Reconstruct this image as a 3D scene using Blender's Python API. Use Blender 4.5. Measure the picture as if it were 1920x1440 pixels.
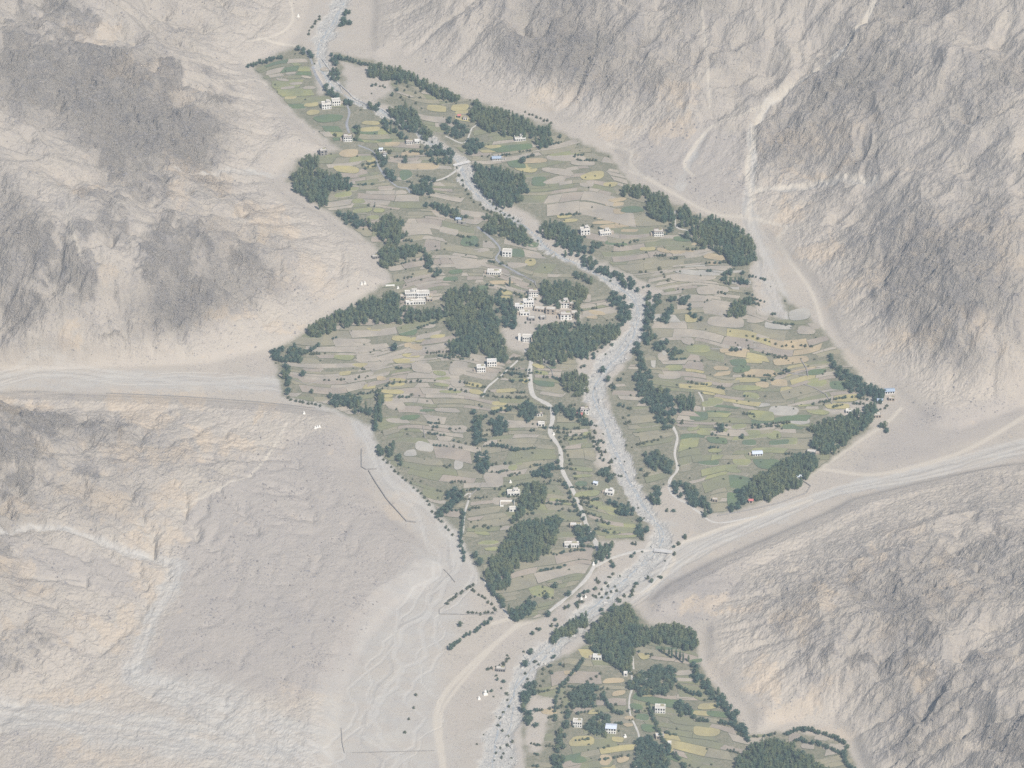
import bpy, math, random
import numpy as np
from mathutils import Vector
random.seed(7); RNG = np.random.default_rng(7)
for o in list(bpy.data.objects): bpy.data.objects.remove(o, do_unlink=True)
S = bpy.context.scene
COL = S.collection

# ------------------------------------------------------------------ camera, sky, sun, exposure
CD, DEP, CW = 6000.0, math.radians(32.0), 1000.0     # distance, depression angle, metres across at the middle
CAM = np.array([0.0, -CD * math.cos(DEP), CD * math.sin(DEP)])
cd = bpy.data.cameras.new('camera'); cam = bpy.data.objects.new('camera', cd); COL.objects.link(cam)
cam.location = CAM; cam.rotation_euler = (math.pi / 2 - DEP, 0, 0)
cd.sensor_width = 36; cd.lens = 36 * CD / CW; cd.clip_start = 10; cd.clip_end = 40000
S.camera = cam
SUN_AZ, SUN_EL = math.radians(146.0), math.radians(50.0)   # clockwise from +Y (away from the viewer)
sv = Vector((math.sin(SUN_AZ) * math.cos(SUN_EL), math.cos(SUN_AZ) * math.cos(SUN_EL), math.sin(SUN_EL)))
W = bpy.data.worlds.new('World'); S.world = W; W.use_nodes = True
nt = W.node_tree; bg = nt.nodes['Background']; sky = nt.nodes.new('ShaderNodeTexSky')
sky.sky_type = 'NISHITA'; sky.sun_disc = False; sky.sun_elevation = SUN_EL; sky.sun_rotation = SUN_AZ
sky.altitude = 3000; sky.dust_density = 1.0
nt.links.new(sky.outputs[0], bg.inputs[0]); bg.inputs[1].default_value = 0.085
sl = bpy.data.lights.new('sun', 'SUN'); sl.energy = 5.0; sl.angle = math.radians(0.5); sl.color = (1.0, 0.955, 0.89)
so = bpy.data.objects.new('sun', sl); COL.objects.link(so); so.rotation_euler = sv.to_track_quat('Z', 'Y').to_euler()
S.view_settings.view_transform = 'Standard'; S.view_settings.look = 'None'
S.view_settings.exposure = 0.55; S.view_settings.gamma = 1.0
S.render.engine = 'CYCLES'
S.cycles.use_denoising = False           # the grain left at full samples reads like the camera's own
S.cycles.max_bounces = 4; S.cycles.diffuse_bounces = 2; S.cycles.volume_bounces = 0; S.cycles.transparent_max_bounces = 6

# ------------------------------------------------------------------ small maths
def hsh(ix, iy, seed=0):
    n = (ix.astype(np.int64) * 374761393 + iy.astype(np.int64) * 668265263 + seed * 974634721) & 0xffffffff
    n = ((n ^ (n >> 13)) * 1274126177) & 0xffffffff
    return ((n ^ (n >> 16)) & 0xffffff) / float(0x1000000)
def perlin(x, y, seed=0):
    x = np.asarray(x, float); y = np.asarray(y, float)
    ix = np.floor(x); iy = np.floor(y); fx = x - ix; fy = y - iy
    u = fx * fx * fx * (fx * (fx * 6 - 15) + 10); v = fy * fy * fy * (fy * (fy * 6 - 15) + 10)
    def g(dx, dy):
        a = hsh(ix + dx, iy + dy, seed) * 6.2831853
        return np.cos(a) * (fx - dx) + np.sin(a) * (fy - dy)
    a = g(0, 0) * (1 - u) + g(1, 0) * u; b = g(0, 1) * (1 - u) + g(1, 1) * u
    return (a * (1 - v) + b * v) * 1.5
def fbm(x, y, wl, octs, seed=0, gain=0.5):
    t = 0.0; a = 1.0
    for i in range(octs):
        t = t + a * perlin(x / wl + 13.7 * i, y / wl - 7.1 * i, seed + i); wl /= 2.03; a *= gain
    return t
def ridged(x, y, wl, octs, seed=0, gain=0.5):
    t = 0.0; a = 1.0
    for i in range(octs):
        n = 1 - np.abs(perlin(x / wl + 5.3 * i, y / wl + 9.2 * i, seed + i)) * 2
        t = t + a * n; wl /= 2.07; a *= gain
    return t
def gully(x, y, wl, dx, dy, seed):                      # furrows that run down the slope (dx, dy)
    X = x / wl; Y = y / wl; ix = np.floor(X); iy = np.floor(Y); fx = X - ix; fy = Y - iy
    va = 0.0; wt = 0.0
    for i in (-1, 0, 1, 2):
        for j in (-1, 0, 1, 2):
            px = fx - i - hsh(ix + i, iy + j, seed) * 0.7; py = fy - j - hsh(ix + i, iy + j, seed + 91) * 0.7
            w = np.exp(-2.0 * (px * px + py * py)); wt = wt + w
            va = va + w * np.cos(6.2831853 * (-px * dy + py * dx))
    return va / wt
def sst(a, b, x):
    t = np.clip((x - a) / (b - a), 0, 1); return t * t * (3 - 2 * t)
def P(s): return np.array([[float(v) for v in t.split(',')] for t in s.split()])
def inside(pt, poly):
    x, y = pt[:, 0], pt[:, 1]; c = np.zeros(len(pt), bool); n = len(poly)
    for i in range(n):
        x1, y1 = poly[i]; x2, y2 = poly[(i + 1) % n]
        if y1 == y2: continue
        c ^= ((y1 > y) != (y2 > y)) & (x < (x2 - x1) * (y - y1) / (y2 - y1) + x1)
    return c
def pdist(pt, line, closed=False, w=None):               # distance to a polyline (and the width along it)
    best = np.full(len(pt), 1e9); bw = np.zeros(len(pt)); n = len(line)
    for i in range(n if closed else n - 1):
        a = line[i]; b = line[(i + 1) % n]; d = b - a; L = max(1e-9, d @ d)
        t = np.clip(((pt - a) @ d) / L, 0, 1); q = pt - a - t[:, None] * d
        dd = np.sqrt((q * q).sum(1)); m = dd < best; best[m] = dd[m]
        if w is not None: bw[m] = (w[i] * (1 - t) + w[(i + 1) % n] * t)[m]
    return (best, bw) if w is not None else best
def smooth_line(pts, step=6.0):                          # Catmull-Rom through the points
    pts = np.asarray(pts, float); q = np.vstack([2 * pts[0] - pts[1], pts, 2 * pts[-1] - pts[-2]]); out = []
    for i in range(1, len(q) - 2):
        n = max(2, int(np.linalg.norm(q[i + 1, :2] - q[i, :2]) / step))
        for t in np.linspace(0, 1, n, endpoint=False):
            a, b, c, d = q[i - 1], q[i], q[i + 1], q[i + 2]
            out.append(0.5 * (2 * b + (c - a) * t + (2 * a - 5 * b + 4 * c - d) * t * t + (3 * b - a - 3 * c + d) * t ** 3))
    out.append(pts[-1]); return np.array(out)

def bil(F, xs, ys, x, y):
    i = np.clip(np.searchsorted(xs, x) - 1, 0, len(xs) - 2); j = np.clip(np.searchsorted(ys, y) - 1, 0, len(ys) - 2)
    u = np.clip((x - xs[i]) / (xs[i + 1] - xs[i]), 0, 1); v = np.clip((y - ys[j]) / (ys[j + 1] - ys[j]), 0, 1)
    return (F[j, i] * (1 - u) + F[j, i + 1] * u) * (1 - v) + (F[j + 1, i] * (1 - u) + F[j + 1, i + 1] * u) * v

# ------------------------------------------------------------------ valley floor, and picture <-> place
SLOPE = 0.05
def floor_z(x, y):
    return SLOPE * y + 1.6 * np.sin(x / 95.0 + 0.6) * np.cos(y / 130.0) + 0.9 * np.sin((x + y) / 61.0)
K = 36.0 / cd.lens / 1920.0
cR, sR = math.cos(DEP), math.sin(DEP)
def ray(px, py):
    a = (np.asarray(px, float) - 960) * K; b = (720 - np.asarray(py, float)) * K
    return np.stack([a, b * sR + cR, b * cR - sR], -1)
def to_px(x, y, z):
    dx = x - CAM[0]; dy = y - CAM[1]; dz = z - CAM[2]
    f = dy * cR - dz * sR; u = dy * sR + dz * cR
    return 960 + dx / f / K, 720 - u / f / K
def on_floor(px, py, up=0.0):
    r = ray(px, py); z = np.zeros(r.shape[:-1])
    for _ in range(8):
        t = (z - CAM[2]) / r[..., 2]; x = CAM[0] + t * r[..., 0]; y = CAM[1] + t * r[..., 1]; z = floor_z(x, y) + up
    return np.stack([x, y], -1)

# ------------------------------------------------------------------ what was measured off the photograph (pixels of the 1920 x 1440 picture)
FLOOR = P("""590,-80 588,0 570,60 545,85 474,126 512,172 560,220 600,258 628,284 600,292 556,300 522,335 556,372 610,396
 640,418 700,456 712,490 732,528 700,556 640,580 578,614 562,646 500,660 400,684 200,690 0,694 -250,690 -250,736 0,730 120,732 300,738 530,754 640,770
 672,820 674,880 736,966 790,1004 845,1058 815,1104 752,1140 700,1200 655,1290 630,1440 600,1640 1700,1640 1630,1480 1600,1425 1588,1388 1556,1364
 1480,1360 1412,1384 1392,1338 1340,1276 1312,1240 1312,1180 1270,1160 1218,1160 1200,1128 1240,1092 1330,1046 1400,1016 1540,956 1590,930 1720,898 1920,860 2200,830 2200,740
 1920,765 1800,812 1740,806 1700,768 1655,722 1612,690 1562,640 1545,600 1528,560 1500,520 1452,474 1425,440 1360,412 1270,372 1195,344 1160,312 1140,280 1050,240
 1010,212 900,182 800,142 722,110 690,104 684,70 690,30 690,0 700,-80""")
CTRL = P("""0,0,160 200,0,110 400,20,48 480,60,24 530,20,12 440,130,32 300,120,88 100,150,165 0,300,215 200,250,138 350,220,82 520,215,30 600,268,9
 450,300,24 330,318,48 500,325,10 200,320,105 300,380,105 450,380,58 560,385,20 150,450,185 300,480,130 450,480,80 600,450,36 680,470,16 0,500,225
 200,560,118 400,560,62 560,560,22 100,620,95 300,640,34 450,640,10 0,660,42 640,560,10 0,762,40 150,742,34 300,745,27 420,765,20 550,782,9 200,850,66 380,800,22 450,805,16
 0,880,105 150,950,62 250,900,58 330,880,52 420,870,42 330,960,27 500,830,17 600,850,18 690,905,5 500,1000,28 650,1050,14 780,1060,4 450,1150,20 600,1200,8 350,1060,18 0,985,58 160,1010,36
 300,1150,12 255,1260,5 100,1150,44 0,1080,72 0,1200,52 150,1230,22 0,1300,20 200,1310,5 400,1330,2 0,1400,14 250,1420,3 500,1400,1 60,1240,32 100,1090,44
 760,60,30 900,40,78 1100,0,150 900,120,32 1050,180,32 1000,100,80 1200,100,140 1300,0,215 1150,240,14 1250,250,48 1200,300,9 1350,150,145 1500,150,125 1410,240,66
 1405,330,32 1405,400,12 1300,330,26 1330,250,60 1500,260,108 1470,330,55 1600,200,195 1700,100,290 1900,0,370 1920,200,320 1640,330,112 1500,352,44 1560,420,85
 1700,350,185 1500,480,24 1600,480,68 1750,450,170 1900,400,265 1900,550,200 1600,570,36 1700,580,82 1590,640,9 1700,680,36 1800,650,80 1920,650,130 1690,740,4 1800,720,22
 1920,720,40 1800,790,6 1920,785,12 1700,845,2 1920,862,6 1920,900,40 1700,930,24 1580,940,14 1600,1050,52 1750,1000,64 1900,1000,98 1900,1150,150 1700,1150,100 1500,1100,46 1400,1050,18
 1300,1100,22 1225,1130,6 1350,1180,30 1400,1250,34 1550,1250,66 1700,1300,78 1900,1300,160 1450,1330,20 1600,1340,28 1650,1400,30 1800,1420,95 1920,1430,150
 -300,100,330 -300,500,380 -300,900,190 -300,1250,80 2250,50,560 2250,450,430 2250,620,260 2250,1000,190 2250,1300,320 300,-200,150 0,-200,260 900,-200,150 1300,-200,330 1800,-200,520
 650,-200,20 100,1650,30 1850,1650,170 2200,1650,300 -300,1600,60""")
FARM = [P("""560,85 472,124 560,218 640,282 560,300 540,340 640,412 716,470 735,527 640,587 582,620 512,660 530,742 610,757 700,800 712,850 790,925 862,1000 905,1085
 965,1165 1010,1160 1070,1120 1120,1060 1118,1015 1205,1012 1222,965 1160,885 1120,800 1085,735 1120,660 1180,590 1150,535 1050,485 960,418 865,345 845,285 715,212 615,165 600,115"""),
 P("""625,100 700,116 860,180 1030,238 1140,290 1180,345 1300,400 1400,440 1425,490 1470,560 1535,610 1625,720 1665,740 1640,795 1500,905 1385,955 1330,965 1262,900 1215,930 1180,890
 1150,790 1140,730 1190,660 1215,600 1240,550 1185,515 1075,465 985,395 905,350 880,300 740,200 640,165"""),
 P("""1130,1150 1180,1130 1215,1172 1300,1182 1312,1250 1340,1290 1400,1380 1480,1372 1585,1392 1605,1440 1660,1560 960,1560 985,1440 975,1330 1000,1260 1100,1210""")]
RIVER = P("""655,-60,54 640,0,54 612,60,54 600,100,40 618,150,28 660,187,22 720,212,24 780,247,28 832,282,26 862,302,26 878,340,38 910,375,34 960,410,28 1000,440,24 1032,470,26 1090,497,26
 1150,527,38 1192,560,46 1196,600,44 1172,645,50 1132,690,56 1112,735,46 1140,790,52 1160,850,46 1180,910,46 1210,960,46 1240,1002,46 1222,1045,52 1160,1100,54 1100,1150,52 1030,1215,54
 978,1270,50 950,1340,60 925,1440,84 890,1560,96""")
WASH = [P("-250,714,36 0,712,34 300,715,34 520,722,30 600,758,14 660,775,16 700,830,26 730,890,34 790,950,40 830,1010,50 845,1070,70 800,1130,80 760,1200,80 720,1300,110 690,1440,160 680,1600,200"),
 P("0,992,6 60,984,6 160,1000,7 240,1035,9 330,1055,18 320,1100,18 290,1150,16 265,1220,16 255,1270,24 360,1300,60 560,1400,70 640,1500,80"),
 P("-200,1300,40 0,1335,46 200,1360,50 420,1400,60 600,1460,60"),
 P("2200,785,26 1920,835,26 1760,880,24 1600,915,16 1540,930,14 1400,985,20 1300,1030,30 1200,1090,36 1100,1160,44"),
 P("1640,0,3 1580,90,5 1500,150,5 1440,190,6 1410,240,7 1410,300,8 1402,400,12 1425,470,20 1455,560,24 1480,620,20"),
 P("1640,332,10 1540,340,9 1420,356,6"), P("1320,250,5 1290,310,7 1275,350,8"), P("330,312,5 430,318,8 540,328,10")]
PATHS = [P("1180,320,3 1215,335,3 1262,362,3 1330,398,3 1405,408,3 1476,426,3 1458,444,3 1476,480,3 1520,545,3 1542,610,3 1545,640,3 1580,670,3 1630,722,3"),
 P("1140,270,2.5 1185,285,2.5 1180,305,2.5 1210,335,2.5"), P("1940,770,4 1830,835,5 1760,862,5 1640,890,4 1530,880,3 1500,905,3"),
 P("1690,765,3 1660,795,3 1600,835,3 1500,905,3"), P("500,75,2 515,80,2 560,88,2 590,130,3 610,165,3"), P("545,0,2 548,40,2 520,65,2 460,78,2"),
 P("1240,1030,4 1300,1010,4 1400,975,4 1520,938,4"), P("1240,1032,3 1265,1050,3 1215,1105,3 1160,1120,3 1090,1160,3"),
 P("1720,0,3 1700,50,3 1670,110,3"), P("1640,0,3 1580,90,3 1500,150,3.5 1440,190,4 1412,240,4 1416,262,4 1402,300,4 1404,350,4 1412,370,4 1402,400,5 1408,412,5"), P("1500,150,3 1400,210,3 1330,240,3 1292,290,3 1284,312,3 1300,330,3"), P("1640,332,4 1540,340,4 1480,352,3.5 1420,358,3"), P("1012,1160,2.4 960,1182,2.4 900,1240,2.4 850,1300,2.4 826,1345,2.4 834,1440,2.4"), P("1315,0,2 1325,100,2 1330,200,2"), P("335,960,2 420,910,2 480,880,2 540,790,2"),
 P("920,1170,4 980,1160,4 880,1250,4 820,1330,4 830,1440,4"), P("410,150,2 480,150,2 500,160,2"), P("150,480,2 130,410,2 125,380,2"), P("1665,110,3 1640,140,2 1560,150,2")]
# soft patches of bare-rock colour: x, y, half width, half height, tilt, strength
DARK = P("""110,30,60,35,20,1 170,110,55,35,0,.9 45,80,40,50,30,.8 100,105,30,15,0,.8 250,190,40,20,20,.7 300,150,35,22,0,1 440,150,50,25,20,.6 180,195,50,25,10,.7 300,240,30,50,20,.8 350,260,40,40,30,.8
 200,195,25,15,0,.8 430,185,30,22,20,.8 520,210,40,18,45,.7 560,260,40,25,30,.4 250,340,60,25,20,.7 450,360,60,20,25,.7 560,365,50,18,30,.6 170,400,60,40,10,.8 220,420,25,40,0,.8 320,470,45,50,0,.9 130,490,60,30,40,.7
 420,300,50,8,5,.4 360,560,50,25,-20,.8 530,535,40,22,30,.6 470,470,30,30,0,.5 40,580,40,40,0,.6 210,640,14,8,0,.8 330,580,30,12,0,.5 60,460,30,40,0,.5
 150,735,50,14,0,.9 110,780,45,18,20,.8 220,790,30,12,0,.9 70,790,40,30,20,.7 20,850,50,40,20,.9 50,900,40,40,0,.5 410,755,35,12,10,.6 450,775,30,14,0,.5 400,875,30,32,-20,1 440,880,30,25,0,.7 260,870,60,25,10,.5 180,880,30,25,40,.7 330,860,40,18,0,.5
 100,1210,40,20,25,1 150,1240,35,18,10,.8 45,1185,12,12,0,.9 25,1270,40,26,0,1 50,1395,60,16,5,.8 30,1440,50,12,0,.6 160,1150,30,12,40,.4
 1150,50,70,30,-30,.6 1050,120,60,25,-30,.5 1250,30,60,20,-50,.7 1300,20,50,30,-40,.5 950,70,50,30,0,.4 1420,90,40,20,10,.5 1270,150,25,20,0,.4 1210,240,20,18,-30,.5 1230,265,10,16,-30,.8
 1540,160,30,16,-20,.7 1600,150,22,12,0,.6 1460,270,26,10,30,.9 1610,315,40,14,-15,1 1660,300,30,12,0,.8 1470,352,16,8,0,.9 1640,160,30,14,-30,.6 1700,60,40,20,-30,.7 1800,40,50,20,-40,.7 1900,60,40,30,-50,.8 1880,150,30,30,-50,.7
 1660,390,20,10,0,.7 1735,410,16,12,-30,.8 1840,380,20,30,-40,.6 1760,460,16,24,10,.6 1700,530,50,26,-30,.6 1770,500,30,30,0,.5 1640,580,22,12,-10,.9 1700,588,60,10,3,1 1790,592,60,10,-3,.9 1560,600,20,8,-30,.7 1545,420,20,8,-30,.5 1880,620,30,10,20,.5
 1620,660,18,8,-30,.5 1690,715,40,12,-10,.6 1800,660,12,40,10,.4 1450,1010,22,12,-20,1 1520,985,18,12,0,.8 1580,950,40,14,0,.6 1640,960,20,14,40,.5 1400,1030,60,16,-35,.7 1350,1000,40,10,-30,.5
 1280,1120,50,22,-20,.8 1310,1160,40,14,40,.8 1480,1160,30,10,-45,.5 1530,1250,28,14,-50,1 1500,1290,16,14,-50,1 1600,1100,20,26,-10,.7 1590,1085,10,8,0,.7 1680,1120,40,30,-30,.5 1690,1150,20,40,-60,.6
 1740,1190,26,14,-50,1 1720,1240,18,30,-45,.7 1640,1240,50,8,5,.8 1820,1040,16,30,10,.6 1850,1000,14,40,15,.6 1780,990,24,10,20,.4 1850,1250,60,30,-20,.5 1800,1300,40,40,-30,.5 1680,1410,60,26,-10,.8 1900,1400,50,40,0,.7 1750,1340,16,30,-60,.5
 420,1100,40,18,-30,.5 560,1010,30,40,60,.4 610,880,40,10,40,.5 540,1150,30,30,0,.5 570,1200,26,14,0,.6 700,850,18,12,0,.5 640,860,30,20,20,.3 1470,210,40,14,-20,.5 700,900,20,10,30,.3""")
WARM = P("""160,50,40,16,10,.7 250,130,70,22,10,.6 330,170,40,18,20,.5 380,340,60,22,10,.9 330,305,20,8,0,1 160,350,30,10,10,1 340,370,20,14,0,.8 500,415,60,22,20,1 420,440,30,30,30,.4 420,590,50,12,10,1 140,620,26,24,20,.9 510,610,30,8,20,.7
 560,520,60,30,20,.5 610,520,40,20,30,.7 200,520,20,14,0,.7 40,760,60,12,5,1 260,770,60,26,20,1 340,745,40,14,10,.9 420,830,60,16,15,1 500,780,30,14,0,1 250,850,90,16,10,.9 340,850,40,10,10,1 80,840,40,14,20,.6 200,940,80,30,20,.8 330,930,40,22,0,1
 280,1010,60,14,5,.8 40,950,40,16,0,1 20,1060,40,30,0,.9 60,1090,40,12,10,.9 280,1080,26,30,0,.7 20,1180,20,20,0,.9 120,1200,30,10,40,.8 200,1180,60,16,10,.8 240,1160,30,20,0,.7 130,1300,70,12,-5,.8 120,1400,30,12,-20,.8 200,1420,60,14,0,.5 430,1390,90,12,5,.6 560,1300,60,14,10,.4
 1060,180,60,18,-10,.6 1270,180,40,16,0,.9 1280,230,14,20,-20,1 1240,250,30,26,-30,.9 1150,245,40,14,-10,.7 1480,260,40,22,10,.8 1520,320,70,8,-8,1 1470,400,40,22,-30,1 1560,250,60,30,0,.6 1540,470,50,24,-30,1 1600,540,50,20,-30,.7 1660,500,40,18,-20,.5
 1820,420,50,16,-10,.6 1880,440,40,30,0,.6 1700,640,60,22,0,.7 1830,620,40,26,40,.9 1880,500,30,30,0,.6 1620,690,40,20,0,.4 1740,440,40,14,0,.6 1440,520,30,40,60,.3
 1340,1130,40,14,-20,1 1400,1140,26,10,-20,1 1540,1120,30,24,40,.9 1500,1170,30,30,40,.8 1440,1270,30,34,30,1 1530,1310,40,14,-40,.9 1480,1330,60,20,-10,.6 1700,1000,50,16,0,.5 1620,1060,26,26,30,.8 1760,1060,30,20,-20,.6 1730,1260,26,18,0,.8 1860,1230,40,12,10,.8
 1560,1380,50,10,-5,.6 1780,1390,40,10,0,.5 1800,1120,40,20,0,.6 1660,1180,30,12,0,.6 1340,1250,26,30,40,.4 795,835,28,16,-30,.6 745,945,26,30,60,.7 860,870,14,20,0,.4""")
PURPLE = [P("340,960 480,860 620,800 690,860 700,940 800,1010 820,1090 700,1200 640,1300 520,1310 330,1260 270,1250 330,1120"), P("0,1010 150,1020 260,1060 280,1110 220,1120 80,1090 20,1030"),
 P("1190,250 1330,230 1400,260 1400,400 1300,370 1200,330"), P("1215,1090 1330,1050 1400,1100 1290,1180 1215,1160"), P("1700,770 1920,730 1920,780 1750,860 1600,880")]

# ------------------------------------------------------------------ the land
XF = np.arange(-620, 621, 1.6); YF = np.arange(-740, 881, 2.05)
def outer(a, far, n): return a + np.sign(far - a) * (np.geomspace(6, abs(far - a), n))
XS = np.concatenate([outer(-620, -9000, 26)[::-1], XF, outer(XF[-1], 9000, 26)])
YS = np.concatenate([outer(-740, -7500, 22)[::-1], YF, outer(YF[-1], 12000, 26)])
NX, NY = len(XS), len(YS)
GX, GY = np.meshgrid(XS, YS); gx = GX.ravel(); gy = GY.ravel()
fz = floor_z(gx, gy)
fw = on_floor(FLOOR[:, 0], FLOOR[:, 1])
dxs = np.arange(-1500, 1501, 7.0); dys = np.arange(-1500, 1701, 7.0); dg = np.stack(np.meshgrid(dxs, dys), -1).reshape(-1, 2)
dd_ = pdist(dg, fw, True); dd_[inside(dg, fw)] *= -1
dist = np.maximum(0, bil(dd_.reshape(len(dys), len(dxs)), dxs, dys, gx, gy))
CTRL[:, 2] *= 0.52 * np.where((CTRL[:, 0] > 1000) & (CTRL[:, 1] < 760), 0.74, 1.0)
cw = np.array([on_floor(a, b, m) for a, b, m in CTRL])
zi = np.c_[np.random.default_rng(3).uniform(300, 1700, 900), np.random.default_rng(4).uniform(0, 1440, 900)]
zi = zi[inside(zi, FLOOR)][:90]; zw = on_floor(zi[:, 0], zi[:, 1]); zw = np.vstack([zw, fw])
cp = np.vstack([cw, zw]) / 300.0; cv = np.concatenate([CTRL[:, 2], np.zeros(len(zw))])
def tps(a, b):
    r2 = ((a[:, None, :] - b[None]) ** 2).sum(-1) + 1e-12; return 0.5 * r2 * np.log(r2)
n = len(cp); A = np.zeros((n + 3, n + 3)); A[:n, :n] = tps(cp, cp) + np.diag(np.where(np.arange(n) < len(cw), 0.06, 0.004)); A[:n, n] = 1; A[:n, n + 1:n + 3] = cp; A[n:, :n] = A[:n, n:].T
sol = np.linalg.solve(A, np.concatenate([cv, np.zeros(3)]))
cxs = np.arange(-1000, 1001, 10.0); cys = np.arange(-1000, 1301, 10.0)
c2 = np.stack(np.meshgrid(cxs, cys), -1).reshape(-1, 2) / 300.0
cm = np.concatenate([tps(c2[i:i + 4000], cp) @ sol[:n] for i in range(0, len(c2), 4000)]) + sol[n] + c2 @ sol[n + 1:]
cm = cm.reshape(len(cys), len(cxs))
m0 = bil(cm, cxs, cys, gx, gy)
out = np.maximum(np.abs(gx) - 850, 0) + np.maximum(np.abs(gy - 100) - 950, 0)     # metres beyond the mapped block
m0 = np.clip(m0, 0.3 * np.minimum(dist, 30), 650) * sst(0, 14, dist)
far = 120 + 0.22 * out + 190 * ridged(gx, gy, 1500, 4, 50) * sst(0, 1500, out)
far = np.clip(far, 40, 1500) * np.where(gy < -900, 0.5, 1.0)
m0 = m0 * (1 - sst(0, 900, out)) + far * sst(0, 900, out)
px0, py0 = to_px(gx, gy, fz + m0)
purp = np.zeros(len(gx))
for q in PURPLE:
    b = (px0 > q[:, 0].min() - 60) & (px0 < q[:, 0].max() + 60) & (py0 > q[:, 1].min() - 60) & (py0 < q[:, 1].max() + 60)
    pp = np.c_[px0[b], py0[b]]; pp = pp + 10 * np.c_[fbm(pp[:, 0], pp[:, 1], 40, 3, 5), fbm(pp[:, 0], pp[:, 1], 40, 3, 9)]
    d = pdist(pp, q, True); d[inside(pp, q)] *= -1
    purp[b] = np.maximum(purp[b], sst(14, -18, d))
def blobs(tab, px, py, seed):
    wx = px + 30 * fbm(px, py, 60, 5, seed, 0.6); wy = py + 22 * fbm(px, py, 60, 5, seed + 20, 0.6); t = np.zeros(len(px)); br = fbm(px * 0.8 + 0.5 * py, py - 0.3 * px, 26, 5, seed + 40, 0.65)
    for x, y, a, b, th, s in tab:
        k = np.abs(px - x) + np.abs(py - y) < 3.6 * (a + b) + 30
        c, sn = math.cos(math.radians(th)), math.sin(math.radians(th)); dx = wx[k] - x; dy = wy[k] - y
        e = ((dx * c + dy * sn) / a) ** 2 + ((-dx * sn + dy * c) / b) ** 2
        t[k] = np.maximum(t[k], s * sst(0.30, 0.95, sst(2.6, 0.1, e) + 0.55 * br[k]))
    return t
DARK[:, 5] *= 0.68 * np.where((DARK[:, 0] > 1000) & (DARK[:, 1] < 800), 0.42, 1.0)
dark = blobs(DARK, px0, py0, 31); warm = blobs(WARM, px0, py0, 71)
# furrows, ribs and outcrops, strongest on the steep dark rock, almost none on the fans
MM = m0.reshape(NY, NX); gyx = np.gradient(MM, YS, XS); sx = gyx[1].ravel(); sy = gyx[0].ravel(); sl_ = np.hypot(sx, sy) + 1e-6
rough = sst(1.5, 30, m0) * np.where(gx > 150, 0.75, 1.0) * np.clip(0.40 + 0.65 * dark + 0.6 * fbm(gx, gy, 160, 3, 12) - 0.22 * purp, 0.10, 1.2) * sst(0.03, 0.30, sl_)
ux, uy = sx / sl_, sy / sl_
SUB = np.where((m0 > 0.8) & (np.abs(gx) < 625) & (gy > -745) & (gy < 885))[0]
def gsub(x, y, wl, a, b, seed):
    o_ = np.zeros(len(gx)); o_[SUB] = gully(x[SUB], y[SUB], wl, a[SUB], b[SUB], seed); return o_
g1 = gsub(gx + 8 * perlin(gx / 40, gy / 40, 3), gy, 85, ux * 1.3, uy * 1.3, 1); g2 = gsub(gx, gy, 34, ux, uy, 2); g3 = gsub(gx + 3 * perlin(gx / 9, gy / 9, 8), gy, 14, ux, uy, 4)
steep = sst(0.05, 0.4, sl_) * sst(2, 30, m0) * (1 - 0.75 * purp)
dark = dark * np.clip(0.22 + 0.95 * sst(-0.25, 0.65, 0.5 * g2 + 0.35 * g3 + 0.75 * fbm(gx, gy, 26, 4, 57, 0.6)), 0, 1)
crag = ridged(gx + 22 * fbm(gx, gy, 60, 2, 91), gy + 22 * fbm(gx, gy, 60, 2, 92), 95, 3, 93, 0.45) - 0.7
rib = sst(0.15, 1.2, ridged(gx + 12 * fbm(gx, gy, 30, 2, 44), gy, 38, 3, 41))
h0 = fz + m0 + steep * (sst(6, 40, m0) * (1 - 0.9 * purp) * 8.5 * crag + np.where(gx > 120, 1.2, 2.4) * g1 + 1.1 * g2 + 2.4 * fbm(gx, gy, 55, 5, 15, 0.55) + np.where(gx > 120, 11.0, 7.0) * sst(8, 45, m0) * fbm(gx + 20 * perlin(gx / 70, gy / 70, 51), gy, 120, 3, 52, 0.5))
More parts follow.
